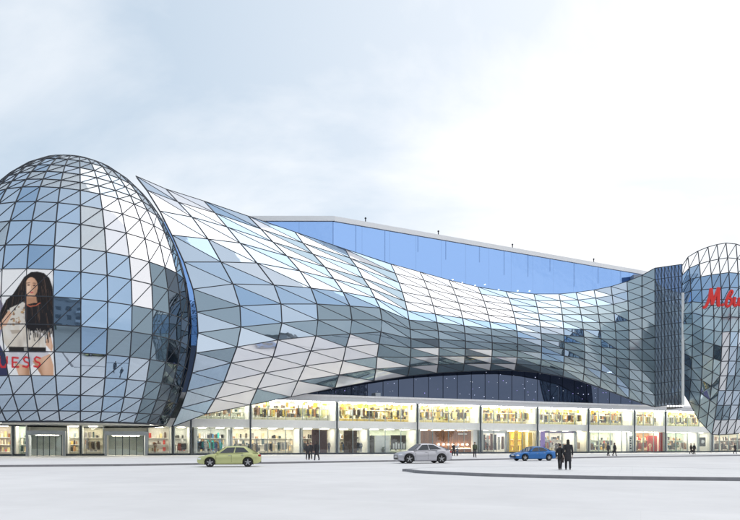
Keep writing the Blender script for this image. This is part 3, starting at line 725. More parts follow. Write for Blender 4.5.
# ---------------------------------------------------------------- shop interiors
PAL = {
 'mixed': [(0.03, 0.03, 0.03), (0.05, 0.04, 0.06), (0.6, 0.4, 0.12), (0.7, 0.68, 0.62), (0.06, 0.06, 0.07), (0.35, 0.2, 0.1), (0.5, 0.45, 0.3), (0.15, 0.2, 0.25), (0.8, 0.8, 0.78), (0.4, 0.08, 0.06)],
 'warm': [(0.62, 0.44, 0.08), (0.78, 0.68, 0.35), (0.35, 0.16, 0.05), (0.10, 0.05, 0.03), (0.5, 0.52, 0.25), (0.82, 0.8, 0.7), (0.05, 0.04, 0.04), (0.03, 0.03, 0.035), (0.8, 0.8, 0.78), (0.06, 0.05, 0.04)],
 'bw': [(0.03, 0.03, 0.03), (0.8, 0.8, 0.8), (0.12, 0.11, 0.12), (0.5, 0.5, 0.5), (0.35, 0.08, 0.05)],
 'blue': [(0.02, 0.02, 0.03), (0.5, 0.38, 0.2), (0.04, 0.05, 0.08), (0.08, 0.2, 0.4), (0.05, 0.45, 0.45), (0.7, 0.7, 0.72), (0.25, 0.15, 0.08), (0.02, 0.02, 0.03)],
 'yellow': [(0.75, 0.5, 0.04), (0.7, 0.6, 0.1), (0.5, 0.3, 0.05), (0.85, 0.8, 0.5)],
 'red': [(0.45, 0.05, 0.04), (0.25, 0.10, 0.05), (0.6, 0.5, 0.25), (0.10, 0.05, 0.04), (0.75, 0.65, 0.5)],
 'pale': [(0.72, 0.68, 0.58), (0.5, 0.42, 0.3), (0.04, 0.04, 0.05), (0.22, 0.2, 0.2), (0.65, 0.5, 0.3), (0.1, 0.08, 0.07), (0.03, 0.06, 0.07), (0.35, 0.18, 0.08)],
 'orange': [(0.6, 0.22, 0.04), (0.7, 0.45, 0.12), (0.2, 0.08, 0.03), (0.8, 0.7, 0.5)],
 'dark': [(0.04, 0.035, 0.04), (0.10, 0.06, 0.05), (0.2, 0.12, 0.09), (0.6, 0.55, 0.5)],
}
def garment(b, s, n, z, w, h, col):
    # hanging garment: shoulders, flared body
    pts = [(-w*.28, h), (w*.28, h), (w*.5, h*.86), (w*.46, 0), (-w*.46, 0), (-w*.5, h*.86)]
    f = [FP(s+x, n+.09, z+y) for x, y in pts]; r = [FP(s+x, n-.09, z+y) for x, y in pts]; k = 6
    b.add(f+r, [tuple(range(6)), tuple(reversed(range(6, 12)))]+[((i+1) % 6, i, i+6, (i+1) % 6+6) for i in range(6)], col)
def shop(name, px0, px1, label, wall, pal, z0=0.15, z1=4.3, depth=-4.2, dens=1.0, lamp=None, racks=True, group=None, shelves=True):
    s0, s1 = S_AT(px0, -0.5)+0.08, S_AT(px1, -0.5)-0.08
    root = empty(name, FP((s0+s1)/2, -2, z0), label, 'shop', group)
    rr = random.Random(int(px0*13+z0*7)); L = s1-s0; H = z1-z0
    b = MB(); b.box(s0, s1, depth-0.15, depth, z0, z1-0.02, FP); b.build('back_wall', mat('wall '+name+str(px0)+str(z0), wall, 0.7), root)
    for s in (s0, s1):
        b = MB(); b.box(s-0.07, s+0.07, depth, -0.45, z0, z1-0.03, FP); b.build('partition', WHITE, root)
    nl = max(1, int(L/2.2))
    for k in range(nl):
        c = s0+L*(k+.5)/nl
        b = MB(); b.box(c-0.5, c+0.5, -2.9, -1.2, z1-0.1, z1-0.04, FP); b.build('ceiling_light', lamp or LAMP, root)
    g = MB(); pl = PAL[pal]
    if shelves:
        for k in range(3):
            zs = z0+0.5+k*H*0.24
            b = MB(); b.box(s0+0.25, s1-0.25, depth+0.02, depth+0.45, zs, zs+0.05, FP); b.build('shelf', WHITE, root)
            x = s0+0.3
            while x < s1-0.5:
                w = rr.uniform(0.12, 0.38); h = rr.uniform(0.28, H*0.24-0.1)
                if rr.random() < 0.92*dens: g.box(x, x+w, depth+0.06, depth+0.06+rr.uniform(.2, .36), zs+0.052, zs+0.052+h, FP, rr.choice(pl))
                x += w+0.02+(rr.uniform(0, .25)/max(dens, .5))
    if racks:
        x = s0+0.5
        while x < s1-1.4:
            if rr.random() < 0.8*dens:
                w = rr.uniform(1.0, 1.8); w = min(w, s1-0.3-x); n = -rr.uniform(1.0, 2.6); hz = rr.uniform(1.6, 2.05)
                b = MB()
                for q in (x, x+w): b.tube([FP(q, n, z0), FP(q, n, z0+hz)], 0.025, 5)
                b.tube([FP(x, n, z0+hz), FP(x+w, n, z0+hz)], 0.025, 5); b.build('clothes_rail', STEEL, root)
                y = x+0.15
                while y < x+w-0.1:
                    hh = rr.uniform(0.8, 1.25); garment(g, y, n, z0+hz-hh-0.04, rr.uniform(.3, .5), hh, rr.choice(pl)); y += rr.uniform(.14, .3)
                x += w+0.4
            else: x += 0.9
    if g.v: g.build('goods', GOODS, root, kind='stuff')
    return root, s0, s1
def panel(root, name, s0, s1, n0, n1, z0, z1, m):
    b = MB(); b.box(s0, s1, n0, n1, z0, z1, FP); return b.build(name, m, root)

pale = (0.66, 0.62, 0.50)
shop('shop_interior', -70, 12, 'dim shop behind the glazing far under the egg dome with red goods', (0.5, 0.45, 0.42), 'red')
shop('shop_interior', 14.5, 27, 'narrow pale green shop window beside the first grey entrance portal', (0.45, 0.55, 0.52), 'pale', racks=False)
shop('shop_interior', 66.5, 80, 'small pale shop window right of the first grey entrance portal', (0.62, 0.62, 0.55), 'mixed', racks=False)
shop('shop_interior', 81.5, 104, 'pale shop window between dark column and second entrance portal', pale, 'pale')
shop('shop_interior', 147.5, 172, 'shop window with brown goods right of the second entrance portal', (0.68, 0.66, 0.62), 'red', dens=0.8)
shop('shop_interior', 174, 190.5, 'narrow shop window of pale goods behind the slim pole at the gallery tip', (0.6, 0.62, 0.6), 'bw', dens=1.2)
r_, a_, c_ = shop('shop_interior', 194, 231, 'framed shop window packed with black and blue clothes behind the green car', (0.55, 0.58, 0.58), 'blue', dens=1.6)
for q in (a_+0.1, c_-0.4): panel(r_, 'white_frame', q, q+0.3, -0.6, -0.4, 0.2, 4.0, WHITE)
shop('shop_interior', 231.5, 300, 'white sparse shop window with pale grey goods above the green car rear', (0.74, 0.70, 0.60), 'pale', dens=0.8)
r_, a_, c_ = shop('shop_interior', 301, 336, 'shop with dark red doorway panel behind the strolling trio', (0.60, 0.56, 0.46), 'dark', dens=1.0)
panel(r_, 'dark_panel', S_AT(312, -1), S_AT(327, -1), -1.2, -1.0, 0.15, 4.1, mat('dark maroon panel', (0.08, 0.03, 0.03), 0.5))
r_, a_, c_ = shop('shop_interior', 338.5, 368, 'shop with dark brown panel right of the strolling trio', (0.58, 0.58, 0.50), 'blue', dens=1.2)
panel(r_, 'dark_panel', S_AT(344, -1), S_AT(357, -1), -1.2, -1.0, 0.15, 4.0, mat('dark brown panel', (0.07, 0.04, 0.03), 0.5))
r_, a_, c_ = shop('shop_interior', 368.5, 416.5, 'white shop with two dark window panels and potted plant behind silver car', (0.62, 0.70, 0.60), 'pale', dens=0.5, racks=False)
panel(r_, 'dark_panel', S_AT(368.8, -1), S_AT(374.5, -1), -1.2, -1.0, 0.15, 3.2, mat('dark window panel', (0.06, 0.045, 0.04), 0.4))
panel(r_, 'white_panel', S_AT(375.2, -1), S_AT(390, -1), -1.2, -1.0, 0.15, 3.25, WHITE)
panel(r_, 'dark_panel', S_AT(391, -1), S_AT(406, -1), -1.2, -1.0, 0.9, 3.3, mat('dark window panel', (0.06, 0.045, 0.04), 0.4))
for k in range(5):
    s = S_AT(393+k*2.6, -.9); panel(r_, 'white_figure', s, s+0.28, -0.98, -0.9, 1.0, 1.9+0.2*(k % 2), WHITE)
# timber shop
r_, a_, c_ = shop('shop_interior', 419.5, 473.5, 'shop front clad in warm brown timber boards behind the silver car', (0.25, 0.1, 0.05), 'warm', racks=False, shelves=False, lamp=LAMPW)
WOODS = [mat('timber board %d' % k, c, 0.5, var=0.25, scale=6) for k, c in enumerate([(0.26, 0.10, 0.045), (0.30, 0.12, 0.05), (0.22, 0.085, 0.04)])]
nb = 26
for k in range(nb):
    x0 = a_+(c_-a_)*k/nb; x1 = a_+(c_-a_)*(k+1)/nb
    panel(r_, 'timber_board', x0+0.012, x1-0.012, -1.15-R.uniform(0, .03), -1.05, 0.15, 4.15, WOODS[k % 3])
for k in range(7):
    s = a_+(c_-a_)*(0.36+0.09*k); b = MB(); b.tube([FP(s, -0.75, 4.2), FP(s, -0.75, 1.9)], 0.012, 4); b.build('lamp_cord', STEEL, r_)
    b = MB(); b.sphere(FP(s, -0.75, 1.75), 0.16, 10, 6); b.build('pendant_lamp', LAMP, r_, True)
panel(r_, 'counter', a_+(c_-a_)*.62, a_+(c_-a_)*.95, -1.0, -0.6, 0.15, 1.0, WOODS[1])
panel(r_, 'warm_light_strip', a_+(c_-a_)*.62, a_+(c_-a_)*.97, -1.02, -0.98, 1.02, 1.12, LAMPW)
panel(r_, 'name_strip', S_AT(458, -1), S_AT(467, -1), -1.04, -1.0, 3.5, 3.68, WHITE)
panel(r_, 'white_frame', c_+0.02, c_+0.9, -0.6, -0.4, 0.2, 4.25, WHITE)
r_, a_, c_ = shop('shop_interior', 482.5, 505.5, 'white framed shop window of black and white prints beside the timber shop', (0.7, 0.7, 0.7), 'bw', dens=1.6)
for k in range(6):
    s = a_+(c_-a_)*(k+.15)/6; panel(r_, 'print_panel', s, s+(c_-a_)*.11, -0.75, -0.7, 0.7+R.uniform(0, .3), 3.0+R.uniform(0, .7), mat('print %d' % (k % 3), [(0.04, 0.04, 0.05), (0.5, 0.48, 0.46), (0.16, 0.08, 0.07)][k % 3], 0.5, var=0.6, scale=5))
panel(r_, 'white_frame', a_, c_, -0.55, -0.42, 3.75, 4.25, WHITE)
r_, a_, c_ = shop('shop_interior', 506.5, 536.5, 'bright yellow lit shop behind the blue car', (0.85, 0.58, 0.08), 'yellow', lamp=LAMPW, racks=False, dens=0.7)
for k in range(4):
    s = a_+(c_-a_)*(k+.3)/4; panel(r_, 'yellow_curtain', s, s+0.9, -1.4, -1.3, 0.2, 4.0, mat('yellow curtain', (0.85, 0.55, 0.03), 0.7, var=0.2))
r_, a_, c_ = shop('shop_interior', 538.8, 575.5, 'shop with purple door frame behind the walking couple', (0.66, 0.64, 0.62), 'mixed', dens=1.2)
PUR = mat('purple frame', (0.32, 0.20, 0.62), 0.5)
panel(r_, 'purple_frame', S_AT(541, -.4), S_AT(545, -.4), -0.6, -0.4, 0.2, 4.25, PUR); panel(r_, 'purple_frame', S_AT(545, -.4), c_, -0.6, -0.4, 3.95, 4.25, mat('dark purple frame', (0.14, 0.10, 0.30), 0.5))
r_, a_, c_ = shop('shop_interior', 576.3, 587.5, 'narrow orange lit shop window beside the purple framed shop', (0.62, 0.36, 0.14), 'orange', lamp=LAMPW, dens=1.2)
shop('shop_interior', 589.8, 626.5, 'pale green shop with one dark mannequin behind the two pedestrians', (0.60, 0.66, 0.54), 'mixed', dens=0.7)
r_, a_, c_ = shop('shop_interior', 627, 634, 'thin shop bay holding the tall white upright banner', (0.3, 0.36, 0.34), 'dark', racks=False, dens=0.5)
panel(r_, 'upright_banner', S_AT(629.5, -.4), S_AT(632.6, -.4), -0.6, -0.5, 0.4, 3.5, WHITE)
for k in range(5):
    panel(r_, 'banner_mark', S_AT(630.2, -.4), S_AT(631.9-.6*(k % 2), -.4), -0.498, -0.48, 0.9+k*.5, 1.15+k*.5, STEEL)
r_, a_, c_ = shop('shop_interior', 635.5, 663.5, 'shop with deep red walls and warm brown goods', (0.42, 0.28, 0.16), 'red', lamp=LAMPW, dens=1.2)
panel(r_, 'red_wall', S_AT(648, -2), S_AT(657, -2), -2.2, -2.0, 0.15, 3.6, mat('deep red wall', (0.36, 0.03, 0.03), 0.6))
panel(r_, 'red_wall', S_AT(659.5, -.6), S_AT(663, -.6), -0.8, -0.6, 0.15, 4.2, mat('deep red wall', (0.36, 0.03, 0.03), 0.6))
shop('shop_interior', 666.8, 697, 'pale green fitted shop under the corner of the return wall', (0.58, 0.74, 0.60), 'pale', dens=1.0)
r_, a_, c_ = shop('shop_interior', 697.5, 711, 'shop with square black and white picture beside the lattice dome foot', (0.62, 0.66, 0.6), 'pale', racks=False, dens=0.5)
panel(r_, 'picture', S_AT(699, -.6), S_AT(706, -.6), -0.8, -0.7, 1.4, 3.3, mat('picture black', (0.02, 0.02, 0.02), 0.4))
b = MB(); b.sphere(FP(S_AT(702.5, -.6), -0.66, 2.4), 0.5, 12, 6, (1, 0.1, 0.8)); b.build('picture_motif', WHITE, r_, True)
shop('shop_interior', 713.5, 790, 'dim brown shop glazing beneath the lattice topped dome', (0.42, 0.4, 0.34), 'dark', dens=1.2)
up = [('upper shop bay with sparse pale goods over the green car', 195, 249.5, (0.74, 0.78, 0.70), 'pale', 0.6),
      ('white upper shop bay with yellow and brown goods right of green car', 251.8, 336, (0.80, 0.78, 0.66), 'warm', 1.0),
      ('yellow lit upper shop bay left of the silver car', 338.3, 416.5, (0.78, 0.62, 0.26), 'warm', 1.5),
      ('upper shop bay of yellow goods above the timber shop', 418.7, 479.5, (0.78, 0.68, 0.34), 'warm', 1.5),
      ('upper shop bay of dark clothes above the yellow shop', 481.8, 536.5, (0.76, 0.66, 0.34), 'warm', 1.4),
      ('upper shop bay above the purple framed shop', 538.8, 587.5, (0.74, 0.70, 0.38), 'warm', 1.4),
      ('upper shop bay above the upright white banner', 589.8, 633.5, (0.76, 0.70, 0.42), 'warm', 1.3),
      ('upper shop bay above the red walled shop', 635.8, 664.5, (0.78, 0.72, 0.42), 'warm', 1.3),
      ('upper shop bay under the foot of the dark return wall', 666.8, 711, (0.68, 0.70, 0.40), 'warm', 1.3)]
for label, p0, p1, wall, pal, dn in up:
    r_, a_, c_ = shop('shop_interior', p0, p1, label, wall, pal, 5.56, 8.55, depth=-3.6, dens=dn, lamp=LAMPW if dn > 1 else LAMP)
    rr = random.Random(int(p0)); x = a_+0.5
    while x < c_-0.8:
        if rr.random() < 0.55 and dn > .8:
            w = rr.uniform(0.3, 0.8); panel(r_, 'hanging_banner', x, x+w, -0.75, -0.7, 7.65+rr.uniform(-.1, .45), 8.4, rr.choice([mat('yellow banner', (0.80, 0.62, 0.06), 0.7), mat('lime banner', (0.55, 0.62, 0.12), 0.7), mat('cream banner', (0.8, 0.75, 0.5), 0.7), mat('amber banner', (0.62, 0.36, 0.05), 0.7)])); x += w
        x += rr.uniform(.4, 1.4)

for a, c in zip(bay_edges[5:-1], bay_edges[6:]):
    b = MB(); b.box(a+0.4, c-0.4, 0.30, 0.46, 8.5, 8.545, FP); b.build('added_band_light', mat('added band lamp', (1.0, 0.98, 0.94), 0.5, emit=34.0, var=0.0), pod)  # strip lights added under the fascia to brighten the floor band
# entrance portals
for k, (a, c) in enumerate(portal_rng):
    root = empty('entrance_portal', FP((a+c)/2, 0.8, 0.14), ['grey metal entrance portal with glass doors under the poster dome', 'wide grey metal entrance portal with green glass doors left of brown goods window'][k], 'entrance', 'grey entrance portals')
    n0, n1 = -2.5, 1.6
    panel(root, 'canopy', a, c, n0, n1, 3.0, 3.55, GREYPORTAL)
    for q in (a, c-0.3): panel(root, 'jamb', q, q+0.3, n0, n1-0.02, 0.14, 2.99, GREYPORTAL)
    nd = 5
    for j in range(nd):
        x0 = a+0.5+(c-a-1.0)*j/nd; x1 = a+0.5+(c-a-1.0)*(j+1)/nd
        d = panel(root, 'door', x0+0.05, x1-0.05, 0.3, 0.34, 0.2, 2.95, glass('door glass', (0.6, 0.74, 0.74), (0.10, 0.2, 0.2), 0.12, tr=0.85) if 'door glass' not in MATS else MATS['door glass'])
        panel(root, 'door_post', x1-0.05, x1+0.05, 0.25, 0.42, 0.15, 2.98, COLUMN)
        b = MB(); b.tube([FP(x0+0.25, 0.42, 0.9), FP(x0+0.25, 0.42, 1.5)], 0.025, 6); hd = b.build('handle', MULL, d, rel=False)
    # lamp inside the lobby
    panel(root, 'lobby_lamp', a+1, c-1, -1.8, -0.6, 2.9, 2.97, LAMP)

# ---------------------------------------------------------------- people
SKIN = mat('skin', (0.50, 0.30, 0.21), 0.55, var=0.05)
def skin_obj(name, nodes, edges, m, parent, root=0, sub=2):
    me = bpy.data.meshes.new(name); me.from_pydata([n[:3] for n in nodes], edges, []); me.materials.append(m)
    o = bpy.data.objects.new(name, me); COL.objects.link(o); o.parent = parent
    sk = o.modifiers.new('skin', 'SKIN'); sk.use_smooth_shade = True
    for k, n in enumerate(nodes):
        r = n[3]; me.skin_vertices[0].data[k].radius = r if isinstance(r, tuple) else (r, r)
    me.skin_vertices[0].data[root].use_root = True
    ss = o.modifiers.new('sub', 'SUBSURF'); ss.levels = sub; ss.render_levels = sub
    return o
def person(loc, rz, label, coat=(0.02, 0.02, 0.022), legs=(0.02, 0.02, 0.025), hairc=(0.02, 0.015, 0.012), h=1.75, step=0.16, long=False, bag=False, arm=0.10, group='people walking outside the mall'):
    root = empty('person', loc, label, 'person', group, rz); k = h/1.75
    # faces -Y; step = leg swing
    hipL, hipR = (0.09, 0, .92), (-0.09, 0, .92)
    kL, kR = (0.10, -step*0.75, .50), (-0.10, step*0.35, .50)
    aL, aR = (0.10, -step, .09), (-0.10, step*1.25, .11)
    def arms(s, sw): return [(0.19*s, 0.0, 1.40), (0.245*s, sw*0.7, 1.14), (0.25*s, -abs(sw)*0.4-0.03+sw*0.6, .90), (0.25*s, -0.06+sw*0.6, .80)]
    L, Rr = arms(1, arm), arms(-1, -arm)
    nodes = [(0, 0, .96, (.13, .09)), (0, 0, 1.15, (.115, .085)), (0, 0.0, 1.36, (.15, .09)), (0, 0.005, 1.49, .05), (0, -.01, 1.56, .06), (0, -.015, 1.65, (.075, .092)), (0, -.005, 1.72, (.06, .075))]
    edges = [(0, 1), (1, 2), (2, 3), (3, 4), (4, 5), (5, 6)]
    def chain(start, pts, rad):
        p = start
        for q, r in zip(pts, rad):
            nodes.append((*q, r)); edges.append((p, len(nodes)-1)); p = len(nodes)-1
        return p
    chain(5, [(0, -.105, 1.63)], [.014])                                   # nose
    for s in (1, -1): chain(5, [(0.085*s, 0.005, 1.63)], [.018])           # ears
    for arm_, s in ((L, 1), (Rr, -1)):
        w = chain(2, arm_, [.052, .042, .032, (.03, .02)])
        hx, hy, hz = arm_[-1]
        for f, (dx, ln) in enumerate(((-.024, .075), (-.008, .085), (.008, .08), (.024, .065))):
            chain(w, [(hx, hy+dx, hz-.05), (hx-.008*s, hy+dx-.006, hz-.05-ln*.6), (hx-.02*s, hy+dx-.01, hz-.05-ln)], [.009, .009, .008])
        chain(w, [(hx-.012*s, hy-.035, hz-.03), (hx-.02*s, hy-.045, hz-.065)], [.010, .009])
    for hip, kn, an in ((hipL, kL, aL), (hipR, kR, aR)):
        chain(0, [hip, kn, an, (an[0], an[1]-.13, an[2]-.04)], [.085, .055, .04, .035])
    body = skin_obj('body', nodes, edges, SKIN, root)
    cm = mat('cloth %s' % str(coat), coat, 0.85, var=0.2, scale=8); lm = mat('cloth %s' % str(legs), legs, 0.85, var=0.2, scale=8)
    rg = ([(.50, .20, .17), (.70, .185, .155)] if long else [(.76, .175, .14)])+[(.92, .175, .135), (1.05, .16, .12), (1.18, .16, .12), (1.32, .20, .125), (1.41, .205, .115), (1.455, .15, .09), (1.50, .07, .065), (1.53, .065, .06)]
    b = MB(); nn = 16; vs = [(a*cos(2*pi*q/nn), c*sin(2*pi*q/nn)+.02*sin(z*9), z) for z, a, c in rg for q in range(nn)]
    b.add(vs, [(r*nn+q, r*nn+(q+1) % nn, (r+1)*nn+(q+1) % nn, (r+1)*nn+q) for r in range(len(rg)-1) for q in range(nn)]+[tuple(reversed(range(nn))), tuple((len(rg)-1)*nn+q for q in range(nn))])
    for arm_ in (L, Rr):
        m_ = [Vector(arm_[0])*.5+Vector((0, 0, 1.40))*.5]+[Vector(v) for v in arm_[:3]]
        b.tube([m_[0], m_[1], (m_[1]+m_[2])/2, m_[2], (m_[2]+m_[3])/2, m_[3]-Vector((0, 0, .02))], [.075, .082, .072, .064, .058, .052], 10)
    b.build('coat', cm, root, True, rel=False)
    n3 = [(0, 0, .95, (.14, .11))]; e3 = []
    for hip, kn, an in ((hipL, kL, aL), (hipR, kR, aR)):
        p = 0
        for q, r in zip((hip, kn, (an[0], an[1], an[2]+.05), (an[0], an[1]+.005, an[2]-.03)), (.10, .078, .066, .066)):
            n3.append((*q, r)); e3.append((p, len(n3)-1)); p = len(n3)-1
    skin_obj('trousers', n3, e3, lm, root)
    for an in (aL, aR):
        skin_obj('shoe', [(an[0], an[1]+.05, an[2]-.045, (.055, .055)), (an[0], an[1]-.06, an[2]-.05, (.052, .046)), (an[0], an[1]-.17, an[2]-.06, (.044, .032))], [(0, 1), (1, 2)], mat('shoe leather', (0.015, 0.013, 0.012), 0.4), root, sub=1)
    b = MB(); b.sphere((0, 0.018, 1.685), 0.102, 12, 8, (0.88, 1.0, 0.92))
    if long: b.sphere((0, 0.055, 1.56), 0.10, 10, 6, (0.95, 0.55, 1.5))
    b.build('hair', mat('hair %s' % str(hairc), hairc, 0.6, var=0.3), root, True, rel=False)
    for s in (1, -1):
        b = MB(); b.sphere((0.03*s, -0.098, 1.655), 0.011, 6, 4); b.build('eye', mat('eye', (0.02, 0.02, 0.02), 0.2), root, rel=False)
    if bag:
        b = MB(); b.box(0.24, 0.36, -0.14, 0.16, 0.42, 0.72); b.tube([(0.30, -0.08, 0.72), (0.27, -0.04, 0.82), (0.30, 0.08, 0.72)], 0.012, 5)
        b.build('handbag', mat('bag leather', (0.03, 0.02, 0.018), 0.5), root, rel=False)
    root.scale = (k, k, k)
    return root
def on_pave(px, py): return GP(px, py, KH+0.0)
BL = (0.032, 0.032, 0.038)
p0 = GP(560.0, 469.8, 0.147)
person(p0, 2.6, 'shorter person in dark coat walking beside the taller one by the island kerb', (0.03, 0.03, 0.034), BL, h=1.46, step=0.15)
p1 = GP(568.0, 470.0, 0.147)
person(p1, 2.9, 'taller person in long black coat walking on the paved island', BL, BL, h=1.70, step=0.22, long=True, bag=True)
person(on_pave(307.6, 460.0), 0.4, 'person in dark jacket at the free end of the strolling trio', (0.05, 0.05, 0.055), BL, step=0.1, h=1.6)
person(on_pave(310.6, 459.4), 0.2, 'person in black in the middle of the strolling trio', BL, BL, step=0.12, h=1.72)
person(on_pave(316.8, 460.4), -2.6, 'person in long black coat striding at the end of the trio', BL, (0.03, 0.03, 0.04), h=1.78, step=0.22, long=True)
person(on_pave(474.8, 457.6), 0.15, 'lone man in olive green jacket standing by the timber shop', (0.10, 0.115, 0.07), BL, h=1.80, step=0.05)
person(on_pave(453.5, 455.9), 0.6, 'person in black coat by the glass behind the silver car', BL, BL, h=1.75, step=0.08)
person(on_pave(457.3, 455.9), -0.5, 'person in white coat by the glass behind the silver car', (0.6, 0.6, 0.6), (0.10, 0.12, 0.16), h=1.68, step=0.08)
person(on_pave(608.2, 455.9), 1.8, 'person in grey jacket outside the pale green shop', (0.07, 0.07, 0.08), BL, h=1.72, step=0.18)
person(on_pave(614.6, 456.1), 1.6, 'person in long black coat outside the pale green shop', BL, BL, h=1.76, step=0.24, long=True, bag=True)
person(on_pave(691.0, 454.2), 1.4, 'person in dark brown jacket under the return wall', (0.05, 0.035, 0.03), BL, h=1.75, step=0.2)
person(on_pave(694.2, 454.5), 1.7, 'person in black with dark bag under the return wall', BL, BL, h=1.72, step=0.2, bag=True)
person(on_pave(735.0, 454.0), 0.3, 'person in long dark coat alone below the lattice topped dome', BL, (0.04, 0.04, 0.05), h=1.74, step=0.14, long=True)
# mannequins in the windows
def mannequin(px, n, z, label, colr, rz=0.0):
    p = FP(S_AT(px, n), n, z); root = empty('mannequin', p, label, 'mannequin', 'shop window mannequins', rz)
    mm = mat('mannequin %s' % str(colr), colr, 0.5, var=0.1)
    nodes = [(0, 0, .95, (.14, .1)), (0, 0, 1.15, (.11, .085)), (0, 0, 1.38, (.16, .09)), (0, 0, 1.5, .05), (0, -.01, 1.66, (.075, .09)), (.2, 0, 1.40, .055), (.26, 0, 1.12, .045), (.24, -.05, .85, .035),
             (-.2, 0, 1.40, .055), (-.28, 0.03, 1.14, .045), (-.2, -.1, .98, .035), (.09, 0, .9, .09), (.1, 0, .5, .06), (.1, 0, .06, .045), (-.09, 0, .9, .09), (-.1, -.05, .5, .06), (-.1, -.02, .06, .045)]
    edges = [(0, 1), (1, 2), (2, 3), (3, 4), (2, 5), (5, 6), (6, 7), (2, 8), (8, 9), (9, 10), (0, 11), (11, 12), (12, 13), (0, 14), (14, 15), (15, 16)]
    skin_obj('figure', nodes, edges, mm, root)
    b = MB(); b.tube([(0, 0, 0), (0, 0, 0.03)], 0.26, 14); b.build('stand', MATS['white plaster'], root, rel=False)
DK = (0.03, 0.03, 0.035)
for px, lab, c in ((199, 'dark mannequin at the frame of the black and blue clothes window', DK), (206, 'white mannequin in the black and blue clothes window', (0.75, 0.75, 0.73)), (216, 'blue dressed mannequin in the black and blue clothes window', (0.06, 0.12, 0.3)),
                   (221, 'teal dressed mannequin in the black and blue clothes window', (0.04, 0.4, 0.4)), (155, 'brown dressed mannequin right of the second portal', (0.2, 0.09, 0.06)), (304, 'dark mannequin by the maroon door panel', DK),
                   (329, 'dark blue dressed mannequin beside the maroon door panel', (0.05, 0.06, 0.12)), (361, 'blue dressed mannequin beside the dark brown panel', (0.06, 0.1, 0.2)), (487, 'dark mannequin in the black and white prints window', DK),
                   (556, 'dark mannequin inside the purple framed shop', DK), (603, 'dark mannequin inside the pale green shop with pedestrians', DK), (650, 'cream dressed mannequin in front of the red wall', (0.7, 0.55, 0.35)),
                   (642, 'brown dressed mannequin in the red walled shop', (0.2, 0.1, 0.06)), (676, 'green dressed mannequin in the pale green fitted shop', (0.08, 0.2, 0.12)), (722, 'dark mannequin beneath the lattice topped dome', DK)):
    mannequin(px, -0.7, 0.45, lab, c, R.uniform(-.6, .6))

# potted plant in the white shop
pp_ = FP(S_AT(383, -.6), -0.6, 0.42); pt = empty('potted_plant', pp_, 'potted palm in front of the white panel behind silver car', 'plant')
b = MB(); b.tube([(0, 0, 0), (0, 0, .45)], [.18, .26], 12); b.build('pot', mat('dark pot', (0.06, 0.05, 0.05), 0.5), pt, rel=False)
b = MB()
for k in range(26):
    a = R.uniform(0, 2*pi); L_ = R.uniform(.5, .95); el = R.uniform(.3, 1.3)
    p = [Vector((cos(a)*L_*t*cos(el), sin(a)*L_*t*cos(el), .45+L_*t*sin(el)*1.2-.5*t*t*L_)) for t in (0, .4, .75, 1)]
    sd_ = Vector((-sin(a), cos(a), 0))*.06
    b.add([p[0]-sd_*.3, p[0]+sd_*.3, p[1]+sd_, p[1]-sd_, p[2]+sd_*.8, p[2]-sd_*.8, p[3]], [(0, 1, 2, 3), (3, 2, 4, 5), (5, 4, 6)])
b.build('fronds', mat('palm leaf', (0.05, 0.09, 0.04), 0.5), pt, rel=False)

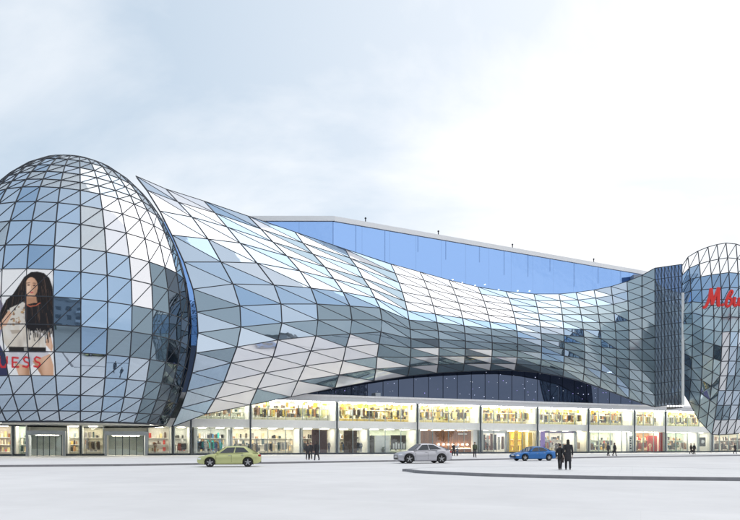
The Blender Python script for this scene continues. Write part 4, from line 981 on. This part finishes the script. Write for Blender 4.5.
# ---------------------------------------------------------------- cars
def car(loc, rz, label, paint_c, prof, metal=0.35, group='cars driving past the mall'):
    root = empty('car', loc, label, 'car', group, rz)
    PM = mat('car paint '+str(paint_c), paint_c, 0.28, metal=metal, var=0.03, spec=0.6)
    BLK = mat('black trim', (0.015, 0.015, 0.017), 0.5); TY = mat('tyre rubber', (0.02, 0.02, 0.022), 0.8); RIM = mat('alloy rim', (0.45, 0.46, 0.48), 0.3, metal=0.9)
    L, W = prof['L'], prof['W']; hw = W/2; x0 = -L/2
    wr = prof['wr']; wx = [x0+prof['fo'], x0+prof['fo']+prof['wb']]
    # lower body loft: front at -x
    def top(x): return np.interp((x-x0)/L, *zip(*prof['top']))
    def bot(x):
        t = (x-x0)/L
        return np.interp(t, [0, .04, .1, .9, .96, 1], [.34, .24, .2, .22, .28, .4])
    def wid(x):
        t = (x-x0)/L
        return hw*np.interp(t, [0, .02, .07, .2, .5, .82, .95, 1], [.70, .80, .91, .98, 1, .99, .92, .80])
    ra = wr+0.05
    xs = {x0+L*t for t in (0, .012, .035, .07, .11, .33, .38, .44, .5, .56, .62, .68, .9, .94, .97, .99, 1)}
    for x in wx: xs |= {x+ra*cos(pi*k/14) for k in range(15)} | {x-ra-.004, x+ra+.004}
    rings = []
    for x in sorted(xs):
        w = wid(x); zt = top(x); zb = bot(x); za = zb
        for q in wx:
            if abs(x-q) < ra-1e-4: za = max(za, wr+sqrt(ra*ra-(x-q)**2))
            elif abs(x-q) < ra+.003: za = max(za, wr*.75)
        h = zt-za
        half = [(0, zb), (w*.68, zb), (w*.69, za+.01), (w*.965, za), (w*.985, za+h*.14), (w, za+h*.40), (w*.985, za+h*.62), (w*.955, za+h*.8), (w*.87, zt-h*.06), (w*.7, zt), (0, zt+.015)]
        rings.append([(x, yy, z) for yy, z in half]+[(x, -yy, z) for (yy, z) in reversed(half[1:-1])])
    n = len(rings[0]); vs = [v for r in rings for v in r]; fs = []
    for i in range(len(rings)-1):
        for k in range(n): fs.append((i*n+k, i*n+(k+1) % n, (i+1)*n+(k+1) % n, (i+1)*n+k))
    fs.append(tuple(range(n))); fs.append(tuple(reversed([(len(rings)-1)*n+k for k in range(n)])))
    o = mesh('body', vs, fs, PM, root, True, rel=False)
    for x in wx:
        for s in (1, -1):
            b = MB(); kk = 16; vs = []
            for y in (s*(hw-.02), s*(hw*.66)):
                vs += [(x+(ra+.012)*cos(pi*k/kk), y, wr+(ra+.012)*sin(pi*k/kk)) for k in range(kk+1)]
            b.add(vs, [(k, k+1, k+1+kk+1, k+kk+1) for k in range(kk)]+[tuple(range(kk+1, 2*kk+2))]); b.build('wheel_well', BLK, root, rel=False)
    # cabin
    cb = prof['cab']            # x fractions: base front, top front, top rear, base rear ; roof z
    bf, tf, tr_, br = [x0+L*t for t in cb[:4]]; rz_ = cb[4]; wb_, wt = hw*.90, hw*.68
    zb0, zb1 = top(bf)-.03, top(br)-.03
    def roofz(x): 
        t = (x-tf)/(tr_-tf); return rz_-0.05*(2*t-.9)**2
    cs = []
    NX = 9
    for k in range(NX):
        t = k/(NX-1); xt = tf+(tr_-tf)*t; xb = bf+(br-bf)*t
        zb = top(xb)-.04
        cs.append([(xb, wb_*(1-.06*abs(2*t-1)**3), zb), (xb+(xt-xb)*.92, wt+.05, zb+(roofz(xt)-zb)*.9), (xt, wt-.06, roofz(xt)), (xt, wt*.5, roofz(xt)+.025), (xt, 0, roofz(xt)+.03)])
    rg = []
    for c in cs: rg.append(c+[(x, -y, z) for x, y, z in reversed(c[:-1])])
    n = len(rg[0]); vs = [v for r in rg for v in r]
    fs = [(i*n+k, (i+1)*n+k, (i+1)*n+k+1, i*n+k+1) for i in range(NX-1) for k in range(n-1)]
    fs.append(tuple(reversed(range(n)))); fs.append(tuple((NX-1)*n+k for k in range(n)))
    mesh('cabin', vs, fs, PM, root, True, rel=False)
    def quad_on(name, pts, off, m, parent=root):
        pts = [Vector(p) for p in pts]; nn = (pts[1]-pts[0]).cross(pts[2]-pts[0]).normalized(); c = sum(pts, Vector())/len(pts)
        if nn.dot(c-Vector((0, 0, .8))) < 0: nn = -nn
        f = [p+nn*off for p in pts]; r = [p-nn*0.03 for p in pts]; k = len(pts)
        return mesh(name, f+r, [tuple(range(k)), tuple(reversed(range(k, 2*k)))]+[((i+1) % k, i, i+k, (i+1) % k+k) for i in range(k)], m, parent, rel=False)
    def lerp(a, b_, t): return Vector(a)+(Vector(b_)-Vector(a))*t
    for s in (1, -1):
        def side(t, v):
            k = t*(NX-1); i = min(int(k), NX-2); f = k-i
            lo = lerp(cs[i][0], cs[i+1][0], f); hi = lerp(cs[i][1], cs[i+1][1], f); q = lerp(lo, hi, v); return (q.x, q.y*s, q.z)
        for (ta, tb) in prof['win']:
            ts = sorted({ta, tb} | {k/(NX-1) for k in range(NX) if ta < k/(NX-1) < tb}); vs = []
            for t in ts:
                for v in (.10, .95):
                    p = side(t, v); vs.append((p[0], p[1]+s*.013, p[2]+.004))
            m_ = len(ts); fs = [(2*k, 2*k+2, 2*k+3, 2*k+1) for k in range(m_-1)]
            vs += [(x, y-s*.03, z) for x, y, z in vs]; q = 2*m_
            fs += [(2*k+1+q, 2*k+3+q, 2*k+2+q, 2*k+q) for k in range(m_-1)]+[(2*k, 2*k+q, 2*k+2+q, 2*k+2) for k in range(m_-1)]+[(2*k+3, 2*k+3+q, 2*k+1+q, 2*k+1) for k in range(m_-1)]
            mesh('side_window', vs, fs, G_CAR, root, rel=False)
    a, c = cs[0], cs[0]
    quad_on('windscreen', [lerp(cs[0][0], cs[0][1], .12), lerp(cs[0][1], cs[0][2], .3), (cs[0][3][0], 0, cs[0][2][2]), Vector((1, -1, 1))*lerp(cs[0][1], cs[0][2], .3), Vector((1, -1, 1))*lerp(cs[0][0], cs[0][1], .12)], 0.016, G_CAR)
    e = cs[-1]
    quad_on('rear_window', [lerp(e[0], e[1], .2), lerp(e[1], e[2], .3), Vector((1, -1, 1))*lerp(e[1], e[2], .3), Vector((1, -1, 1))*lerp(e[0], e[1], .2)], 0.016, G_CAR)
    # wheels
    for x in wx:
        for s in (1, -1):
            we = bpy.data.objects.new('wheel', None); COL.objects.link(we); we.parent = root; we.location = (x, s*(hw-.12), wr)
            b = MB(); prof_t = [(-.1, wr*.66), (-.11, wr*.9), (-.07, wr), (.07, wr), (.11, wr*.9), (.1, wr*.66)]; nn = 28
            vs = [(r*cos(2*pi*k/nn), y, r*sin(2*pi*k/nn)) for y, r in prof_t for k in range(nn)]
            b.add(vs, [(i*nn+k, i*nn+(k+1) % nn, (i+1) % 6*nn+(k+1) % nn, (i+1) % 6*nn+k) for i in range(6) for k in range(nn)]); b.build('tyre', TY, we, True, rel=False)
            b = MB(); b.tube([(0, s*.03, 0), (0, s*.05, 0)], wr*.655, 24); b.build('brake_disc', BLK, we, rel=False)
            b = MB(); b.tube([(0, s*.05, 0), (0, s*.1, 0)], wr*.16, 10)
            for k in range(5):
                a_ = 2*pi*k/5+.3; d = Vector((cos(a_), 0, sin(a_))); t_ = Vector((-sin(a_), 0, cos(a_)))
                p = [d*wr*.1-t_*.045, d*wr*.66-t_*.035, d*wr*.66+t_*.035, d*wr*.1+t_*.045]
                b.hexa([q+Vector((0, s*.06, 0)) for q in p]+[q+Vector((0, s*.095, 0)) for q in p])
            b.build('rim', RIM, we, rel=False)
    # details
    HL = mat('headlamp lens', (0.75, 0.78, 0.82), 0.1); TL = mat('tail lamp lens', (0.35, 0.01, 0.01), 0.2)
    for s in (1, -1):
        b = MB(); b.sphere((x0+.21, s*hw*.73, top(x0+.2)-.15), .17, 14, 8, (1.25, .85, .42)); b.build('headlight', HL, root, True, rel=False)
        b = MB(); b.sphere((x0+L-.15, s*hw*.74, top(x0+L-.15)-.17), .16, 12, 8, (.95, 1.0, .6)); b.build('taillight', TL, root, True, rel=False)
        mx = bf+.25; b = MB(); b.sphere((mx+.1, s*(hw+.06), top(mx)+.07), .1, 10, 6, (.7, 1, .7)); b.tube([(mx+.12, s*hw*.85, top(mx)), (mx+.1, s*(hw+.03), top(mx)+.06)], .025, 5); b.build('mirror', PM, root, True, rel=False)
        for t in prof['handles']:
            x = x0+L*t; b = MB(); b.box(x-.09, x+.09, s*(wid(x)*.975)-.015, s*(wid(x)*.975)+.015, top(x)-.2, top(x)-.165); b.build('door_handle', RIM, root, rel=False)
        for t in prof['seams']:
            x = x0+L*t; w = wid(x)
            b = MB(); b.tube([(x, s*(w*.99), .34), (x, s*(w*1.0-.002), .34+(top(x)-.34)*.35), (x, s*(w*.985), .34+(top(x)-.34)*.62), (x, s*w*.955, .34+(top(x)-.34)*.78)], .008, 4); b.build('door_seam', BLK, root, rel=False)
        b = MB(); b.box(wx[0]+wr+.08, wx[1]-wr-.08, s*(hw-.07)-.02, s*(hw-.07)+.045, .20, .31); b.build('sill', BLK, root, rel=False)
    b = MB(); b.box(x0-.005, x0+.15, -hw*.5, hw*.5, .36, .48); b.build('grille', BLK, root, rel=False)
    b = MB(); b.box(x0-.012, x0+.08, -.26, .26, .52, .62); b.build('number_plate', WHITE, root, rel=False)
    b = MB(); b.box(x0+L-.12, x0+L+.01, -hw*.62, hw*.62, .3, .42); b.build('rear_bumper_trim', BLK, root, rel=False)
    b = MB(); b.box(wx[0]-wr-.1, wx[1]+wr+.1, -hw*.7, hw*.7, .17, .24); b.build('underbody', BLK, root, rel=False)
    return root
HATCH = dict(L=4.45, W=1.80, wr=.33, fo=.88, wb=2.62, top=[(0, .62), (.02, .70), (.08, .78), (.2, .90), (.30, .97), (.5, 1.0), (.85, 1.05), (.95, 1.03), (.985, .92), (1, .78)],
             cab=(.235, .44, .78, .955, 1.47), win=[(.13, .45), (.48, .80)], handles=(.50, .70), seams=(.29, .53, .75))
SUV = dict(L=4.88, W=1.98, wr=.40, fo=.92, wb=2.93, top=[(0, .74), (.02, .86), (.08, .96), (.2, 1.06), (.28, 1.10), (.5, 1.14), (.85, 1.22), (.95, 1.21), (.985, 1.08), (1, .86)],
           cab=(.25, .42, .68, .945, 1.69), win=[(.12, .44), (.47, .80)], handles=(.50, .69), seams=(.30, .53, .74))
SEDAN = dict(L=4.65, W=1.82, wr=.33, fo=.90, wb=2.75, top=[(0, .60), (.02, .68), (.08, .76), (.2, .87), (.29, .93), (.5, .96), (.82, 1.01), (.94, 1.0), (.985, .90), (1, .76)],
             cab=(.255, .43, .68, .87, 1.43), win=[(.13, .46), (.49, .84)], handles=(.49, .67), seams=(.30, .53, .73))
car(GP(229.5, 466.8), A*0.55, 'lime green hatchback on the road in front of the clothes window', (0.54, 0.57, 0.27), HATCH)
car(GP(422.5, 463.2), A*0.7, 'silver grey crossover car driving past the timber shop', (0.52, 0.52, 0.56), SUV, metal=0.6)
car(GP(533.0, 460.8), A*0.8, 'bright blue saloon car passing the yellow lit shop', (0.03, 0.16, 0.45), SEDAN)

# ---------------------------------------------------------------- the town across the square (behind the viewer, mirrored in the glass)
def block(x, y, w, d, h, rz, label, colr):
    root = empty('apartment_block', (x, y, 0), label, 'building', 'blocks across the square', rz)
    b = MB(); b.box(-w/2, w/2, -d/2, d/2, 0, h); b.build('wall', mat('render '+str(colr), colr, 0.8), root, rel=False)
    b = MB(); b.box(-w/2-.3, w/2+.3, -d/2-.3, d/2+.3, h+.01, h+1); b.build('roof', mat('roof grey', (0.2, 0.2, 0.2), 0.8), root, rel=False)
    win = MB(); bal = MB(); nf = int(h/3.1); nw = int(w/3.4)
    for f in range(nf):
        for k in range(nw):
            xx = -w/2+w*(k+.5)/nw; z = 1.2+f*3.1
            win.box(xx-.9, xx+.9, d/2-.1, d/2+.03, z, z+1.6)
            if k % 3 == 1: bal.box(xx-1.4, xx+1.4, d/2+.01, d/2+1.2, z-.7, z+.3)
    win.build('windows', mat('window dark', (0.04, 0.05, 0.06), 0.2), root, rel=False, kind='stuff')
    bal.build('balconies', mat('balcony panel', (0.5, 0.52, 0.54), 0.7), root, rel=False, kind='stuff')
block(-62, -48, 24, 16, 66, 0.15, 'grey apartment tower across the square, tallest of its row', (0.34, 0.35, 0.36))
block(-12, -110, 64, 14, 42, 0.0, 'long grey apartment slab across the square', (0.28, 0.29, 0.30))
block(62, -95, 60, 14, 38, -0.15, 'brown brick apartment slab across the square', (0.24, 0.19, 0.16))
block(140, -60, 60, 16, 44, -0.5, 'pale apartment slab at the far corner of the square', (0.36, 0.37, 0.38))
block(-140, -30, 60, 16, 36, 0.6, 'dark apartment slab beside the tallest tower', (0.20, 0.21, 0.22))
LEAF = mat('leaf green', (0.05, 0.08, 0.03), 0.6, var=0.4, scale=0.6)
b = MB()
for k in range(34):
    x = -170+k*11+R.uniform(-4, 4); y = -42+R.uniform(-12, 8)-0.0006*x*x*-1*0; hgt = R.uniform(14, 22); cr = R.uniform(4.5, 7)
    b.tube([(x, y, 0), (x, y, hgt*.6)], [.35, .2], 5)
    for q in range(1300):
        v = Vector((R.gauss(0, 1), R.gauss(0, 1), R.gauss(0, 1))).normalized()*R.uniform(.35, 1)**.5
        c = Vector((x, y, hgt*.62))+Vector((v.x*cr, v.y*cr, v.z*hgt*.40)); s = R.uniform(.28, .6)
        t1 = Vector((R.uniform(-1, 1), R.uniform(-1, 1), R.uniform(-1, 1))).normalized()*s; t2 = t1.orthogonal().normalized()*s*.7
        b.add([c-t1, c+t2, c+t1, c-t2], [(0, 1, 2, 3)])
tag(b.build('tree_belt', LEAF), 'belt of green trees across the square from the mall', 'trees', kind='stuff')
